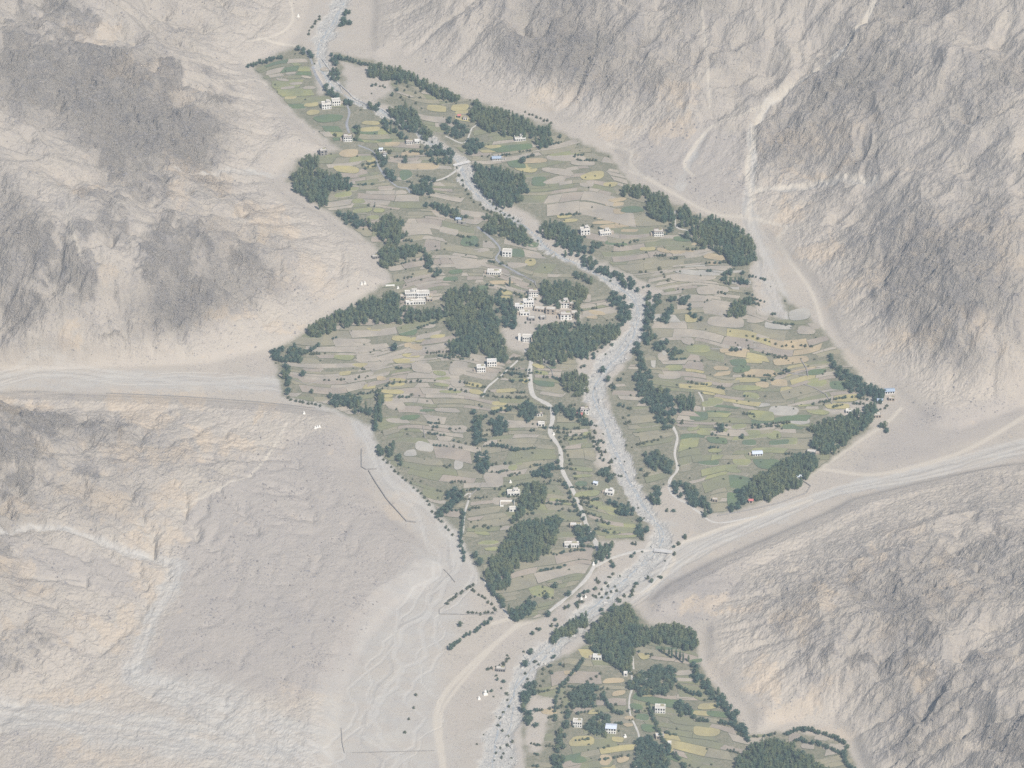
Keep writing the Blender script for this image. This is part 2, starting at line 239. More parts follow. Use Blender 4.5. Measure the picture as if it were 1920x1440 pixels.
# rain: run water down the slopes and let it cut branching gullies
ex = np.arange(-720, 721, 4.0); ey = np.arange(-820, 981, 4.0); EX, EY = np.meshgrid(ex, ey); E = bil(h0.reshape(NY, NX), XS, YS, EX, EY) + 0.9 * fbm(EX, EY, 26, 3, 17); EM = bil(m0.reshape(NY, NX), XS, YS, EX, EY); E0 = E.copy()
ny_, nx_ = E.shape; idg = np.arange(ny_ * nx_).reshape(ny_, nx_)
for it in range(5):
    best = np.zeros(E.shape); rec = idg.copy()
    for dj in (-1, 0, 1):
        for di in (-1, 0, 1):
            if di == dj == 0: continue
            sh = np.full(E.shape, 1e9); a = slice(max(0, -dj), ny_ - max(0, dj)); b = slice(max(0, -di), nx_ - max(0, di)); a2 = slice(max(0, dj), ny_ + min(0, dj)); b2 = slice(max(0, di), nx_ + min(0, di))
            sh[a, b] = E[a2, b2]; gr = (E - sh) / math.hypot(di, dj); w_ = gr > best; best[w_] = gr[w_]; rec[w_] = (idg + dj * nx_ + di)[w_]
    acc = [1.0] * (ny_ * nx_); rl_ = rec.ravel().tolist()
    for c_ in np.argsort(-E.ravel()).tolist():
        r_ = rl_[c_]
        if r_ != c_: acc[r_] += acc[c_]
    ca = np.minimum(np.array(acc).reshape(E.shape), 2500) ** 0.42; ca = ca - 1.0
    p_ = np.pad(ca, 1, mode='edge'); ca = (p_[1:-1, 1:-1] * 4 + p_[:-2, 1:-1] + p_[2:, 1:-1] + p_[1:-1, :-2] + p_[1:-1, 2:]) / 8
    E = E - (0.21 - 0.12 * sst(60, 220, EX) * sst(-350, -200, EY)) * ca * sst(2, 16, EM)
    p_ = np.pad(E, 1, mode='edge'); E = 0.9 * E + 0.025 * (p_[:-2, 1:-1] + p_[2:, 1:-1] + p_[1:-1, :-2] + p_[1:-1, 2:])
cut = np.clip(E0 - E, 0, 12); jx = 2.0 * fbm(gx, gy, 9, 2, 18); inb = (np.abs(gx) < 715) & (gy > -815) & (gy < 975)
cutf = np.where(inb, bil(cut, ex, ey, gx + jx, gy + 0.7 * jx), 0.0); chan = sst(1.5, 6.0, cutf)
h = h0 - cutf + rough * (1.0 * g3 + 3.6 * (rib - 0.4) + 3.0 * (ridged(gx + 5 * perlin(gx / 15, gy / 15, 24), gy, 15, 3, 22, 0.62) - 0.6) + 1.5 * np.abs(gsub(gx, gy, 7, ux, uy, 6))) + sst(1, 12, m0) * (1 - 0.6 * purp) * (0.5 * fbm(gx, gy, 9, 3, 23, 0.65) + 0.55 * (ridged(gx, gy, 6, 2, 29) - 0.5))
h += rough * dark * 3.0 * np.abs(fbm(gx, gy, 17, 3, 66, 0.6))
HH = h.reshape(NY, NX)
def hz(x, y): return bil(HH, XS, YS, np.asarray(x, float), np.asarray(y, float))
def hit(px, py):                                          # where the sight line through a pixel meets the land
    px = np.atleast_1d(np.asarray(px, float)); py = np.atleast_1d(np.asarray(py, float)); r = ray(px, py)
    t = np.full(len(px), 4500.0)
    for _ in range(70):
        p = CAM + t[:, None] * r; t += (p[:, 2] - hz(p[:, 0], p[:, 1])) * 0.62
    p = CAM + t[:, None] * r; p[:, 2] = hz(p[:, 0], p[:, 1]); return p
# gullies cut where the washes climb the slopes; river bed sunk into the floor
pt = np.c_[gx, gy]
near = (np.abs(gx) < 700) & (np.abs(gy - 60) < 900); pn = pt[near]; pale = np.zeros(len(gx)); path = np.zeros(len(gx)); river = np.zeros(len(gx)); PXM = 1.0 / 1.92
wob = 6 * fbm(pn[:, 0], pn[:, 1], 30, 5, 77, 0.6)
def close(q, mg):
    return np.where((gx > q[:, 0].min() - mg) & (gx < q[:, 0].max() + mg) & (gy > q[:, 1].min() - mg) & (gy < q[:, 1].max() + mg))[0]
braid = np.zeros(len(gx)); WOB = np.zeros(len(gx)); WOB[near] = wob
def along(q, mg, fn):                                     # runs fn on the land near each stretch of a line
    for a in range(0, len(q) - 1, 3):
        s_ = q[a:a + 4]; k = close(s_, mg)
        if len(k): fn(s_, k)
for w in WASH:
    q = np.c_[hit(w[:, 0], w[:, 1])[:, :2], w[:, 2] * PXM]; cut = np.zeros(len(gx))
    def fn(s_, k):
        d, ww = pdist(pt[k], s_[:, :2], False, s_[:, 2])
        pale[k] = np.maximum(pale[k], sst(1.3, 0.55, (d + 1.3 * WOB[k] * np.minimum(1.0, ww / 9)) / np.maximum(ww, 2.5))); cut[k] = np.maximum(cut[k], sst(2.2, 0.0, d / np.maximum(ww, 4)))
    along(q, 90, fn); h -= 2.2 * cut * sst(3, 20, m0)
    if w[:, 2].max() > 12:
        qs = smooth_line(q, 10); t_ = np.gradient(qs[:, :2], axis=0); t_ /= np.linalg.norm(t_, axis=1)[:, None] + 1e-9; n2 = np.c_[-t_[:, 1], t_[:, 0]]; s0 = np.arange(len(qs))
        for b_ in range(7):
            o_ = (RNG.uniform(-0.8, 0.8) + 0.5 * perlin(s0 / 9.0 + 31 * b_, s0 * 0 + b_, 6) + 0.25 * perlin(s0 / 3.1 + 17 * b_, s0 * 0, 7)) * qs[:, 2]; bl = qs[:, :2] + n2 * o_[:, None]; wd_ = RNG.uniform(0.9, 2.6); sg = RNG.choice([-1.0, 1.0, 1.0])
            def fn(s_, k): kk = sst(1.3, 0.5, pdist(pt[k], s_) / wd_); braid[k] = np.where(np.abs(kk) > np.abs(braid[k]), sg * kk, braid[k])
            along(bl, 6, fn)
for w in PATHS:
    q = smooth_line(hit(w[:, 0], w[:, 1])[:, :2], 8); wd = np.mean(w[:, 2]) * PXM * 1.25
    def fn(s_, k): path[k] = np.maximum(path[k], sst(1.5, 0.6, pdist(pt[k], s_) / wd))
    along(q, 8, fn)
rl = np.c_[on_floor(RIVER[:, 0], RIVER[:, 1]), RIVER[:, 2] * PXM * 0.34]; RL = smooth_line(rl, 8)
def fn(s_, k):
    d, ww = pdist(pt[k], s_[:, :2], False, s_[:, 2]); river[k] = np.maximum(river[k], sst(1.25, 0.8, (d + 0.9 * WOB[k]) / ww)); pale[k] = np.maximum(pale[k], 0.6 * sst(2.4, 0.9, (d + 2 * WOB[k]) / ww))
along(RL, 70, fn)
h[near] -= river[near] * (1.3 + 0.5 * fbm(pn[:, 0], pn[:, 1], 8, 2, 19))
h -= 0.3 * np.abs(braid)
HH[:] = h.reshape(NY, NX)
fpx, fpy = to_px(gx, gy, fz); fp = np.c_[fpx, fpy]; farm = np.zeros(len(gx))
for q in FARM:
    b = near & (fpx > q[:, 0].min() - 20) & (fpx < q[:, 0].max() + 20) & (fpy > q[:, 1].min() - 20) & (fpy < q[:, 1].max() + 20)
    dd = pdist(fp[b], q, True); dd[inside(fp[b], q)] *= -1; farm[b] = np.maximum(farm[b], sst(7, -5, dd + 0.7 * fbm(gx[b], gy[b], 14, 3, 33) * 6))
NOFARM = [P(t) for t in ("942,614 1000,604 1006,648 985,660 950,652", "962,566 1010,552 1090,566 1090,606 968,612", "1080,668 1142,648 1116,742 1086,738", "1178,516 1246,546 1216,562 1188,540", "1104,782 1140,800 1160,890 1120,872", "1420,476 1460,540 1480,600 1420,590 1404,500", "1545,770 1680,730 1700,760 1640,800", "640,116 720,130 740,170 700,190 650,170", "990,1300 1040,1310 1010,1420 985,1400", "590,110 620,160 600,180 585,130")]
for q in NOFARM:
    b = near & (fpx > q[:, 0].min() - 20) & (fpx < q[:, 0].max() + 20) & (fpy > q[:, 1].min() - 20) & (fpy < q[:, 1].max() + 20)
    dd = pdist(fp[b], q, True); dd[inside(fp[b], q)] *= -1; farm[b] *= sst(-6, 7, dd + 5 * fbm(gx[b], gy[b], 12, 3, 35))
farm *= sst(6, 1, m0) * (1 - river)

def mk(name, V, F, mats, mi=None, smooth=False):
    m = bpy.data.meshes.new(name); V = np.asarray(V, np.float32)
    if len(F) and not isinstance(F, np.ndarray): m.from_pydata([tuple(map(float, v)) for v in V], [], F)
    else:
        k = F.shape[1]; m.vertices.add(len(V)); m.vertices.foreach_set('co', V.ravel()); m.loops.add(F.size); m.polygons.add(len(F))
        m.loops.foreach_set('vertex_index', F.ravel().astype(np.int32)); m.polygons.foreach_set('loop_start', np.arange(0, F.size, k, dtype=np.int32)); m.update()
    for q in (mats if isinstance(mats, (list, tuple)) else [mats]): m.materials.append(q)
    if mi is not None: m.polygons.foreach_set('material_index', np.asarray(mi, np.int32))
    m.polygons.foreach_set('use_smooth', np.full(len(m.polygons), smooth)); m.update(); return m
def ob(name, data, parent=None, loc=None, rz=0.0, sc=None, **kw):
    o = bpy.data.objects.new(name, data); COL.objects.link(o)
    if parent is not None: o.parent = parent
    if loc is not None: o.location = loc
    if rz: o.rotation_euler = (0, 0, rz)
    if sc is not None: o.scale = sc
    for a, b in kw.items(): o[a] = b
    return o
def attr(m, name, v):
    a = m.attributes.new(name, 'FLOAT', 'POINT'); a.data.foreach_set('value', np.asarray(v, np.float32))

# ------------------------------------------------------------------ materials
class NG:
    def __init__(s, name):
        s.m = bpy.data.materials.new(name); s.m.use_nodes = True; s.t = s.m.node_tree; s.b = s.t.nodes['Principled BSDF']; s.b.inputs['Roughness'].default_value = 0.9
        s.b.inputs['Specular IOR Level'].default_value = 0.15; s.geo = s.t.nodes.new('ShaderNodeNewGeometry')
    def l(s, a, b): s.t.links.new(a, b)
    def noise(s, scale, detail=4, rough=0.6, vec=None, lo=0.35, hi=0.65, stretch=None):
        v = vec or s.geo.outputs['Position']
        if stretch:
            mp = s.t.nodes.new('ShaderNodeMapping'); mp.inputs['Scale'].default_value = stretch; s.l(v, mp.inputs['Vector']); v = mp.outputs[0]
        n_ = s.t.nodes.new('ShaderNodeTexNoise'); n_.inputs['Scale'].default_value = scale; n_.inputs['Detail'].default_value = detail; n_.inputs['Roughness'].default_value = rough
        s.l(v, n_.inputs['Vector']); return s.rng(n_.outputs[0], lo, hi)
    def rng(s, a, lo, hi, o0=0.0, o1=1.0):
        r = s.t.nodes.new('ShaderNodeMapRange'); s.l(a, r.inputs[0]); r.inputs[1].default_value = lo; r.inputs[2].default_value = hi; r.inputs[3].default_value = o0; r.inputs[4].default_value = o1; return r.outputs[0]
    def mix(s, f, a, b):
        m = s.t.nodes.new('ShaderNodeMix'); m.data_type = 'RGBA'
        for sock, v in ((m.inputs[0], f), (m.inputs[6], a), (m.inputs[7], b)):
            if isinstance(v, (int, float)): sock.default_value = v
            elif isinstance(v, tuple): sock.default_value = (*v, 1)
            else: s.l(v, sock)
        return m.outputs[2]
    def mul(s, a, b, op='MULTIPLY'):
        m = s.t.nodes.new('ShaderNodeMath'); m.operation = op; m.use_clamp = True
        for i, v in enumerate((a, b)):
            if isinstance(v, (int, float)): m.inputs[i].default_value = v
            else: s.l(v, m.inputs[i])
        return m.outputs[0]
    def at(s, n_):
        a = s.t.nodes.new('ShaderNodeAttribute'); a.attribute_name = n_; return a.outputs['Fac']
    def bump(s, hgt, st, dist):
        b = s.t.nodes.new('ShaderNodeBump'); b.inputs['Strength'].default_value = st if isinstance(st, float) else 0.5; b.inputs['Distance'].default_value = dist; s.l(hgt, b.inputs['Height'])
        if not isinstance(st, float): s.l(st, b.inputs['Strength']); s.l(b.outputs[0], s.b.inputs['Normal'])
    def col(s, c): s.l(c, s.b.inputs['Base Color']); return s
def simple(name, c1, c2=None, scale=0.5, rough=0.9, bump=0.0, spec=0.15, metal=0.0, stretch=None, c3=None):
    g = NG(name); g.b.inputs['Roughness'].default_value = rough; g.b.inputs['Specular IOR Level'].default_value = spec; g.b.inputs['Metallic'].default_value = metal
    c2 = c2 or tuple(v * 0.75 for v in c1); f = g.noise(scale, 5, 0.65, stretch=stretch); c = g.mix(f, c1, c2)
    if c3: c = g.mix(g.noise(scale * 0.23, 3, 0.6), c, c3)
    g.col(c)
    if bump: g.bump(f, 0.6, bump)
    return g.m
g = NG('mountain_ground')
big = g.noise(0.011, 5, 0.6); mid = g.noise(0.05, 6, 0.65); fin = g.noise(0.35, 6, 0.7); fin2 = g.noise(1.1, 4, 0.7)
c = g.mix(big, (0.45, 0.39, 0.31), (0.385, 0.338, 0.275))
c = g.mix(g.mul(mid, 0.55), c, (0.44, 0.38, 0.315))
c = g.mix(g.mul(g.at('purple'), 0.5), c, (0.325, 0.288, 0.255))
c = g.mix(g.mul(g.at('warm'), g.rng(mid, 0, 1, 0.9, 0.5)), c, (0.51, 0.41, 0.295))
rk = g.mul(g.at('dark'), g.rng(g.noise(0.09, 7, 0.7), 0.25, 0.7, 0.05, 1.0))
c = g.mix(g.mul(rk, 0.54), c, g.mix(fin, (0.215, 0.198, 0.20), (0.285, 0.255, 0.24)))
mot = g.mul(g.noise(0.055, 9, 0.74, lo=0.49, hi=0.58, stretch=(1, 0.7, 0.7)), g.rng(g.at('rocky'), 0.05, 0.6)); c = g.mix(g.mul(mot, 0.5), c, g.mix(fin, (0.255, 0.235, 0.225), (0.315, 0.28, 0.245)))
mot2 = g.mul(g.noise(0.11, 8, 0.74, lo=0.56, hi=0.63), g.rng(g.at('rocky'), 0.0, 0.7)); c = g.mix(g.mul(mot2, 0.65), c, (0.52, 0.45, 0.36))
c = g.mix(g.mul(g.mul(g.rng(g.noise(0.5, 6, 0.78, lo=0.55, hi=0.62), 0, 1), 0.8), g.rng(g.noise(0.04, 4, 0.6), 0.2, 0.7)), c, (0.155, 0.145, 0.15))
c = g.mix(g.mul(fin2, 0.25), c, (0.22, 0.20, 0.19))
c = g.mix(g.mul(g.at('pale'), g.rng(g.noise(0.03, 6, 0.65, stretch=(1, 2.2, 1)), 0.1, 0.9, 0.80, 0.30)), c, g.mix(mid, (0.435, 0.405, 0.355), (0.36, 0.338, 0.305)))
c = g.mix(g.mul(g.at('chan'), 0.45), c, (0.43, 0.385, 0.32)); c = g.mix(g.mul(g.at('braid'), 0.24), c, (0.50, 0.475, 0.43)); c = g.mix(g.mul(g.rng(g.at('braid'), 0, -1), 0.3), c, (0.29, 0.275, 0.255))
c = g.mix(g.mul(g.at('path'), 0.72), c, (0.50, 0.44, 0.355))
fg = g.mix(g.noise(0.045, 5, 0.6), (0.215, 0.192, 0.128), (0.275, 0.238, 0.168)); fg = g.mix(g.noise(0.3, 6, 0.7), fg, (0.14, 0.14, 0.088)); fg = g.mix(g.mul(g.noise(0.9, 4, 0.75, lo=0.55, hi=0.7), 0.6), fg, (0.36, 0.33, 0.29))
c = g.mix(g.at('farm'), c, fg)
rv = g.mix(g.noise(0.12, 6, 0.7), (0.46, 0.43, 0.375), (0.36, 0.34, 0.305)); rv = g.mix(g.mul(g.noise(0.7, 5, 0.75, lo=0.5, hi=0.66), 0.75), rv, (0.16, 0.165, 0.175))
c = g.mix(g.at('river'), c, rv); g.col(c)
g.BS = g.mul(g.rng(g.at('rocky'), 0.05, 1, 0.18, 1.0), g.rng(g.at('farm'), 0, 1, 1.0, 0.4)); hb_ = g.mul(g.mul(g.noise(0.16, 8, 0.72, lo=0.3, hi=0.7), 0.62), g.mul(g.noise(0.7, 5, 0.7), 0.38), 'ADD'); g.bump(hb_, g.BS, 3.6); M_GROUND = g.m
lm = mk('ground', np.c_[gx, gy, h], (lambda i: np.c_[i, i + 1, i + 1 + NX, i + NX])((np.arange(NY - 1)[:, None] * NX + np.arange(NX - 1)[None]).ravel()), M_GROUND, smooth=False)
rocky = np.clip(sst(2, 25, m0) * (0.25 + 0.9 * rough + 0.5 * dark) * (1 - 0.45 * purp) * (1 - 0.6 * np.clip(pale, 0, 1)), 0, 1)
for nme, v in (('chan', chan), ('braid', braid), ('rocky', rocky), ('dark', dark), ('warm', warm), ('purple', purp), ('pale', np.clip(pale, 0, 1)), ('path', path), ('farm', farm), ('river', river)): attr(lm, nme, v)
GROUND = ob('ground', lm, kind='structure')

# ------------------------------------------------------------------ haze: even, pale air round everything
hb = [(-9500, -8000, -900), (9500, -8000, -900), (9500, 12500, -900), (-9500, 12500, -900)]
hm = bpy.data.materials.new('haze_air'); hm.use_nodes = True; ht = hm.node_tree; ht.nodes.remove(ht.nodes['Principled BSDF'])
pv = ht.nodes.new('ShaderNodeVolumePrincipled'); pv.inputs['Color'].default_value = (0.70, 0.85, 1.0, 1); pv.inputs['Density'].default_value = 4.9e-5; pv.inputs['Anisotropy'].default_value = 0.1
ht.links.new(pv.outputs[0], ht.nodes['Material Output'].inputs['Volume'])
TOPZ = max(float(h.max()), CAM[2]) + 60
ob('haze', mk('haze', hb + [(a, b, TOPZ) for a, b, _ in hb], [(0, 3, 2, 1), (4, 5, 6, 7), (0, 1, 5, 4), (1, 2, 6, 5), (2, 3, 7, 6), (3, 0, 4, 7)], hm), kind='stuff')
#@@NEXT
# ------------------------------------------------------------------ roads, tracks and the stream on the valley floor
M_ROAD = simple('dusty_road', (0.50, 0.46, 0.40), (0.42, 0.39, 0.345), 0.25)
M_TAR = simple('grey_road', (0.30, 0.295, 0.29), (0.24, 0.235, 0.235), 0.2)
def strip(name, line, wid, mat, up=0.14, edge=0.25, world=False, wob=0.45, **kw):
    q = line if world else hit(line[:, 0], line[:, 1])[:, :2]
    q = smooth_line(q, 4.0); t = np.gradient(q, axis=0); t /= np.linalg.norm(t, axis=1)[:, None] + 1e-9; nn = np.c_[-t[:, 1], t[:, 0]]
    w = wid * (1 + wob * perlin(q[:, 0] / 14, q[:, 1] / 14, 3)); V = []; nl = 5
    for i, f in enumerate(np.linspace(-0.5, 0.5, nl)):
        e = q + nn * (w * f)[:, None]; V.append(np.c_[e, hz(e[:, 0], e[:, 1]) + up - (edge if i in (0, nl - 1) else 0)])
    V = np.stack(V, 1).reshape(-1, 3); n_ = len(q); F = [(i * nl + j, i * nl + j + 1, (i + 1) * nl + j + 1, (i + 1) * nl + j) for i in range(n_ - 1) for j in range(nl - 1)]
    return ob(name, mk(name, V, np.array(F), mat), **kw)
ROADS = ((5.2, 0, "985,655 996,672 993,700 998,738 1012,750 1032,762 1036,785 1032,812 1050,842 1054,880 1072,915 1088,950 1102,990 1118,1020 1120,1050 1114,1062"),
  (4.5, 0, "1114,1062 1095,1090 1060,1122 1030,1146"),
  (4.0, 0, "1116,1062 1150,1045 1190,1034 1228,1030"), (3.0, 0, "1260,1040 1230,1085 1200,1112"),
  (3.6, 1, "560,88 580,105 592,140 610,168 630,185"), (3.0, 1, "650,195 655,212 650,232 655,250"), (2.6, 1, "672,272 700,285 708,308 722,330 745,350 762,352 770,362"),
  (2.6, 0, "770,362 790,345 830,335 855,320 872,305"), (2.8, 1, "895,425 925,450 938,468 930,485 950,500 990,522 1003,530"), (3.2, 0, "1262,800 1270,820 1265,850 1270,880 1256,900 1258,925 1290,945 1310,960 1345,980 1420,968"),
  (2.4, 0, "905,745 912,728 930,712 955,690 975,672"), (2.4, 0, "1160,1250 1180,1255 1186,1285 1180,1310 1182,1340 1198,1380 1194,1420 1190,1500"), (2.6, 0, "640,100 740,180 760,190") if False else (2.0, 0, "1310,735 1318,750 1320,770"),
  (2.2, 0, "1186,1170 1188,1200 1186,1225 1188,1255"), (2.4, 0, "870,930 882,925 872,960 868,1000"), (2.2, 0, "905,1085 925,1115 960,1165"), (2.2, 0, "1266,395 1268,425 1290,432"), (2.4, 0, "835,255 870,268 885,240 900,232"))
for w, m, ln in ROADS:
    strip('road', P(ln), w, (M_ROAD, M_TAR)[m], kind='structure')
g = NG('stream_water'); g.b.inputs['Roughness'].default_value = 0.3; g.b.inputs['Specular IOR Level'].default_value = 0.35
g.col(g.mix(g.noise(0.5, 4, 0.7), (0.27, 0.285, 0.285), (0.38, 0.38, 0.365))); g.bump(g.noise(1.2, 4, 0.7), 0.5, 0.3)
for k, (off, wd) in enumerate(((0.35, 2.2), (-0.5, 1.1))):
    q = RL.copy(); t = np.gradient(q[:, :2], axis=0); t /= np.linalg.norm(t, axis=1)[:, None]; nn = np.c_[-t[:, 1], t[:, 0]]
    o_ = off * q[:, 2] * np.sin(np.arange(len(q)) * (0.21 + 0.07 * k) + k) + 1.5 * perlin(np.arange(len(q)) * 0.4, np.zeros(len(q)) + k, 5)
    strip('stream', (q[:, :2] + nn * o_[:, None])[2:-2], wd, g.m, up=0.12, edge=0.2, world=True, wob=0.5, kind='structure')

# ------------------------------------------------------------------ groves, hedges and single trees (traced; p poplar, w willow, s shrub)
GROVES = [tuple(t.split('|')) for t in """w|the dark triangular copse beside the top track|556,84 590,96 592,112 566,102
w|the small copse on the far stream bank|646,20 663,14 656,44 636,50
w|the strip of trees at the top stream bend|620,95 640,106 634,150 617,150 622,120
p|the long poplar belt below the far grey slope|690,125 720,118 760,130 800,152 860,180 866,188 820,180 770,152 720,146 695,142
w|the small copse above the paired white houses|610,156 628,166 636,182 660,192 650,198 612,174
w|the short row beside the walled channel|686,190 718,195 712,206 688,202
p|the tall stand on the east bank of the upper stream|730,203 760,195 785,215 792,235 812,245 802,260 770,246 735,227
w|the riverside thicket facing the upper stand|715,222 735,225 745,245 768,262 750,258 722,240
w|the copse beside the small red-roofed farm|828,236 845,215 862,225 882,246 866,260 845,256
p|the broad wood on the upper east slope|880,196 895,188 910,196 940,205 995,225 1005,240 1030,235 1036,270 1010,274 1000,256 940,250 925,252 885,226
w|the round clump beside the upper footbridge|868,268 885,257 906,266 902,286 880,288
w|the copse west of the footbridge|795,276 830,270 850,285 848,306 820,302 795,296
p|the big wood right of the upper riverbed|890,305 905,316 935,312 985,330 992,360 962,386 930,382 905,362 890,336
p|the wood at the mouth of the left side valley|560,300 590,290 606,296 592,310 602,320 640,330 668,350 650,352 620,352 616,380 600,386 570,367 545,346 548,330 560,325
w|the copse under the left spur|635,396 660,400 686,416 686,427 645,417 635,407
p|the twin clumps at the left spur's foot|690,412 714,420 716,405 740,402 756,415 750,430 766,438 750,456 725,456 713,441 695,426
p|the rounded grove beside the ruined stone hut|708,470 735,460 790,460 797,470 770,480 745,487 725,500 710,492
w|the thin tree line below the rounded grove|794,476 804,478 812,500 832,506 815,516 800,502
w|the dark strip beside the curving grey road|706,286 724,292 744,342 730,337
w|the clump below the square white house|664,232 676,236 676,262 666,258
w|the hedge round the green meadow|768,350 800,332 816,336 812,360 785,366
w|the scrubby trees by the blue-roofed hut|800,376 840,384 882,408 870,412 830,398 798,384
p|the riverside wood left of the middle stream|905,406 930,400 985,430 1002,456 985,458 950,442 910,432
p|the wood left of the two hillside houses|1014,420 1040,414 1076,430 1092,450 1076,462 1040,447 1012,436
w|the thicket below the two hillside houses|1040,456 1075,450 1100,460 1130,455 1122,472 1090,473 1060,477
w|the long belt along the middle stream|1080,476 1110,480 1130,500 1180,520 1206,535 1196,547 1160,527 1120,507 1085,492
w|the low strip on the island bank|1068,505 1110,522 1104,530 1074,514
p|the paired clumps at the right slope's foot|1165,352 1190,345 1222,350 1220,367 1190,368 1168,362
p|the narrow wood under the right scree|1213,366 1240,362 1256,376 1266,400 1263,422 1250,417 1215,397
p|the small wood left of the largest right wood|1272,390 1290,386 1316,405 1311,417 1275,422
p|the largest wood at the right valley edge|1294,430 1336,404 1350,412 1386,425 1412,450 1422,482 1406,492 1380,498 1360,478 1330,462 1296,447
w|the planted square below the largest right wood|1354,508 1402,506 1402,514 1364,515 1362,526 1402,524 1402,533 1356,533
p|the spiky clump on the pale right flats|1370,574 1384,560 1406,562 1401,582 1386,594 1364,592
p|the great grove round the long white house|578,612 625,588 690,560 745,546 748,574 782,582 832,578 832,550 870,535 900,540 930,560 920,580 936,600 946,640 951,672 935,682 900,657 870,667 845,662 840,642 860,632 840,606 835,592 790,600 740,604 690,600 640,612 585,632
w|the trees left of the village houses|930,546 960,560 968,590 968,614 946,612 930,582
p|the grove above the village houses|1010,530 1060,528 1095,535 1102,546 1086,570 1084,604 1077,592 1076,568 1040,574 1018,562
p|the grove below the village houses|1000,622 1020,604 1070,607 1120,612 1160,610 1166,627 1120,647 1095,672 1080,667 1040,682 1000,677 985,657 1000,642
w|the riverside belt right of the village|1140,546 1160,540 1186,570 1182,602 1165,607 1150,582
w|the belt on the right bank at the river bend|1214,556 1242,550 1236,570 1222,600 1217,620 1232,632 1216,642 1204,642 1210,600
w|the clumps round the small right-bank plots|1256,560 1292,555 1290,567 1262,572 1254,606 1240,606
w|the long dark wood on the right bank|1190,640 1206,660 1216,690 1226,720 1256,735 1266,760 1262,802 1240,802 1225,772 1195,742 1190,702 1200,690 1184,652
w|the looped hedge above the long right-bank wood|1216,642 1240,640 1260,655 1280,650 1278,670 1260,672 1240,657
p|the pale trees beside the long right-bank wood|1268,746 1302,740 1300,762 1274,768
w|the thicket at the left corner of the fields|508,656 560,646 572,656 562,682 542,682 547,732 535,747 528,702 530,682 510,667
w|the scrub rows above the tall poplar row|610,741 650,735 682,746 672,759 620,762
w|the low thicket beside the tall poplar row|660,766 690,756 697,777 670,778
p|the tall poplar row at the left field edge|711,735 719,740 714,802 698,804 704,770
w|the tee-shaped hedge beside the left wash|709,836 740,830 746,846 757,872 750,880 740,852 710,854
p|the grove beside the river terrace|1050,706 1075,700 1100,705 1100,732 1085,743 1060,727
w|the clump left of the main road bend|972,762 1000,745 1008,777 990,788 970,778
w|the round clump among the lower terraces|918,788 938,780 952,782 948,812 925,814
w|the hedge line above the roadside hut|888,770 902,770 904,832 890,830
w|the trees round the roadside hut|888,852 915,845 927,866 905,888 888,878
w|the trees beside the red-roofed house|1040,760 1055,755 1082,771 1102,776 1114,792 1100,798 1060,777 1042,778
w|the roadside clump above the terraces|1000,882 1035,870 1057,860 1052,882 1025,898 1003,893
p|the light grove beside the wide white house|985,906 1026,905 1022,938 985,962 958,978 975,942
p|the great lower wood|918,1052 948,1012 964,982 1000,976 1052,965 1047,1002 1022,1042 1000,1048 985,1053 962,1068 952,1102 930,1103 908,1082
w|the belt along the lower track|908,1087 935,1111 952,1142 990,1126 1012,1131 986,1158 965,1163 940,1133
w|the clump beside the tan-roofed house|1070,992 1110,982 1117,1012 1092,1022
p|the clump left of the road junction|1122,1020 1150,1018 1142,1043 1118,1048
w|the thicket below the riverside white house|1135,936 1160,945 1190,950 1202,962 1180,967 1150,957
w|the riverside strip above the road bridge|1196,972 1212,970 1217,992 1190,1013 1194,988
w|the clump on the inner river bend|1120,882 1145,875 1150,907 1130,903
w|the wood beside the right-bank track|1204,852 1235,845 1264,870 1260,888 1235,882 1210,863
w|the clump between track and river|1214,917 1235,910 1242,947 1220,943
w|the dark belt at the right track corner|1260,902 1300,905 1316,930 1342,957 1325,968 1300,948 1265,923
p|the long wood above the dry right wash|1394,917 1420,890 1460,870 1490,850 1530,850 1537,867 1500,908 1440,937 1400,933
w|the trees round the round green plot|1360,912 1395,917 1402,942 1370,958 1368,950 1388,936 1380,920
p|the wood at the eastern corner|1518,802 1560,785 1600,775 1640,755 1644,772 1620,803 1570,843 1530,848 1518,823
w|the last clump by the eastern track|1650,796 1676,792 1662,810
w|the belt under the pale hillside road|1554,660 1575,690 1610,700 1626,720 1662,735 1652,757 1625,752 1600,737 1568,702
w|the ring hedge beside the lower left wash|834,921 860,912 872,926 852,947 836,962 815,972 818,964 838,940
p|the wood at the head of the lower village|1098,1192 1150,1136 1182,1130 1192,1160 1216,1180 1216,1203 1190,1213 1180,1263 1150,1243 1130,1233 1108,1213
p|the arched wood under the lower rock slope|1210,1176 1260,1170 1300,1180 1310,1207 1290,1218 1250,1203 1215,1203
p|the isolated copse on the gravel fan|1028,1197 1060,1170 1102,1150 1102,1173 1060,1193 1040,1203
w|the bankside thicket by the lower riverbed|974,1292 1000,1275 1012,1290 986,1322 1007,1363 985,1353
w|the tangle left of the lower village lane|1068,1302 1100,1280 1122,1290 1112,1323 1085,1323 1062,1333 1062,1403 1052,1450 1033,1440 1048,1373 1068,1343
w|the trees beside the pale blue-roofed house|1094,1362 1120,1340 1146,1340 1137,1378 1110,1375
w|the thicket right of the lower village lane|1174,1282 1200,1260 1230,1250 1272,1250 1262,1293 1240,1303 1200,1303
w|the clump at the bottom of the lane|1192,1392 1215,1380 1252,1400 1254,1460 1186,1460
w|the curved belt under the lower rock slope|1300,1240 1320,1270 1362,1310 1392,1350 1410,1397 1396,1384 1368,1344 1328,1303 1298,1272
p|the big wood at the bottom right|1400,1402 1440,1386 1490,1396 1520,1420 1570,1460 1580,1520 1370,1520 1382,1424
w|the trees behind the white terraced house|1266,1310 1302,1330 1284,1345 1268,1330""".split('\n')]
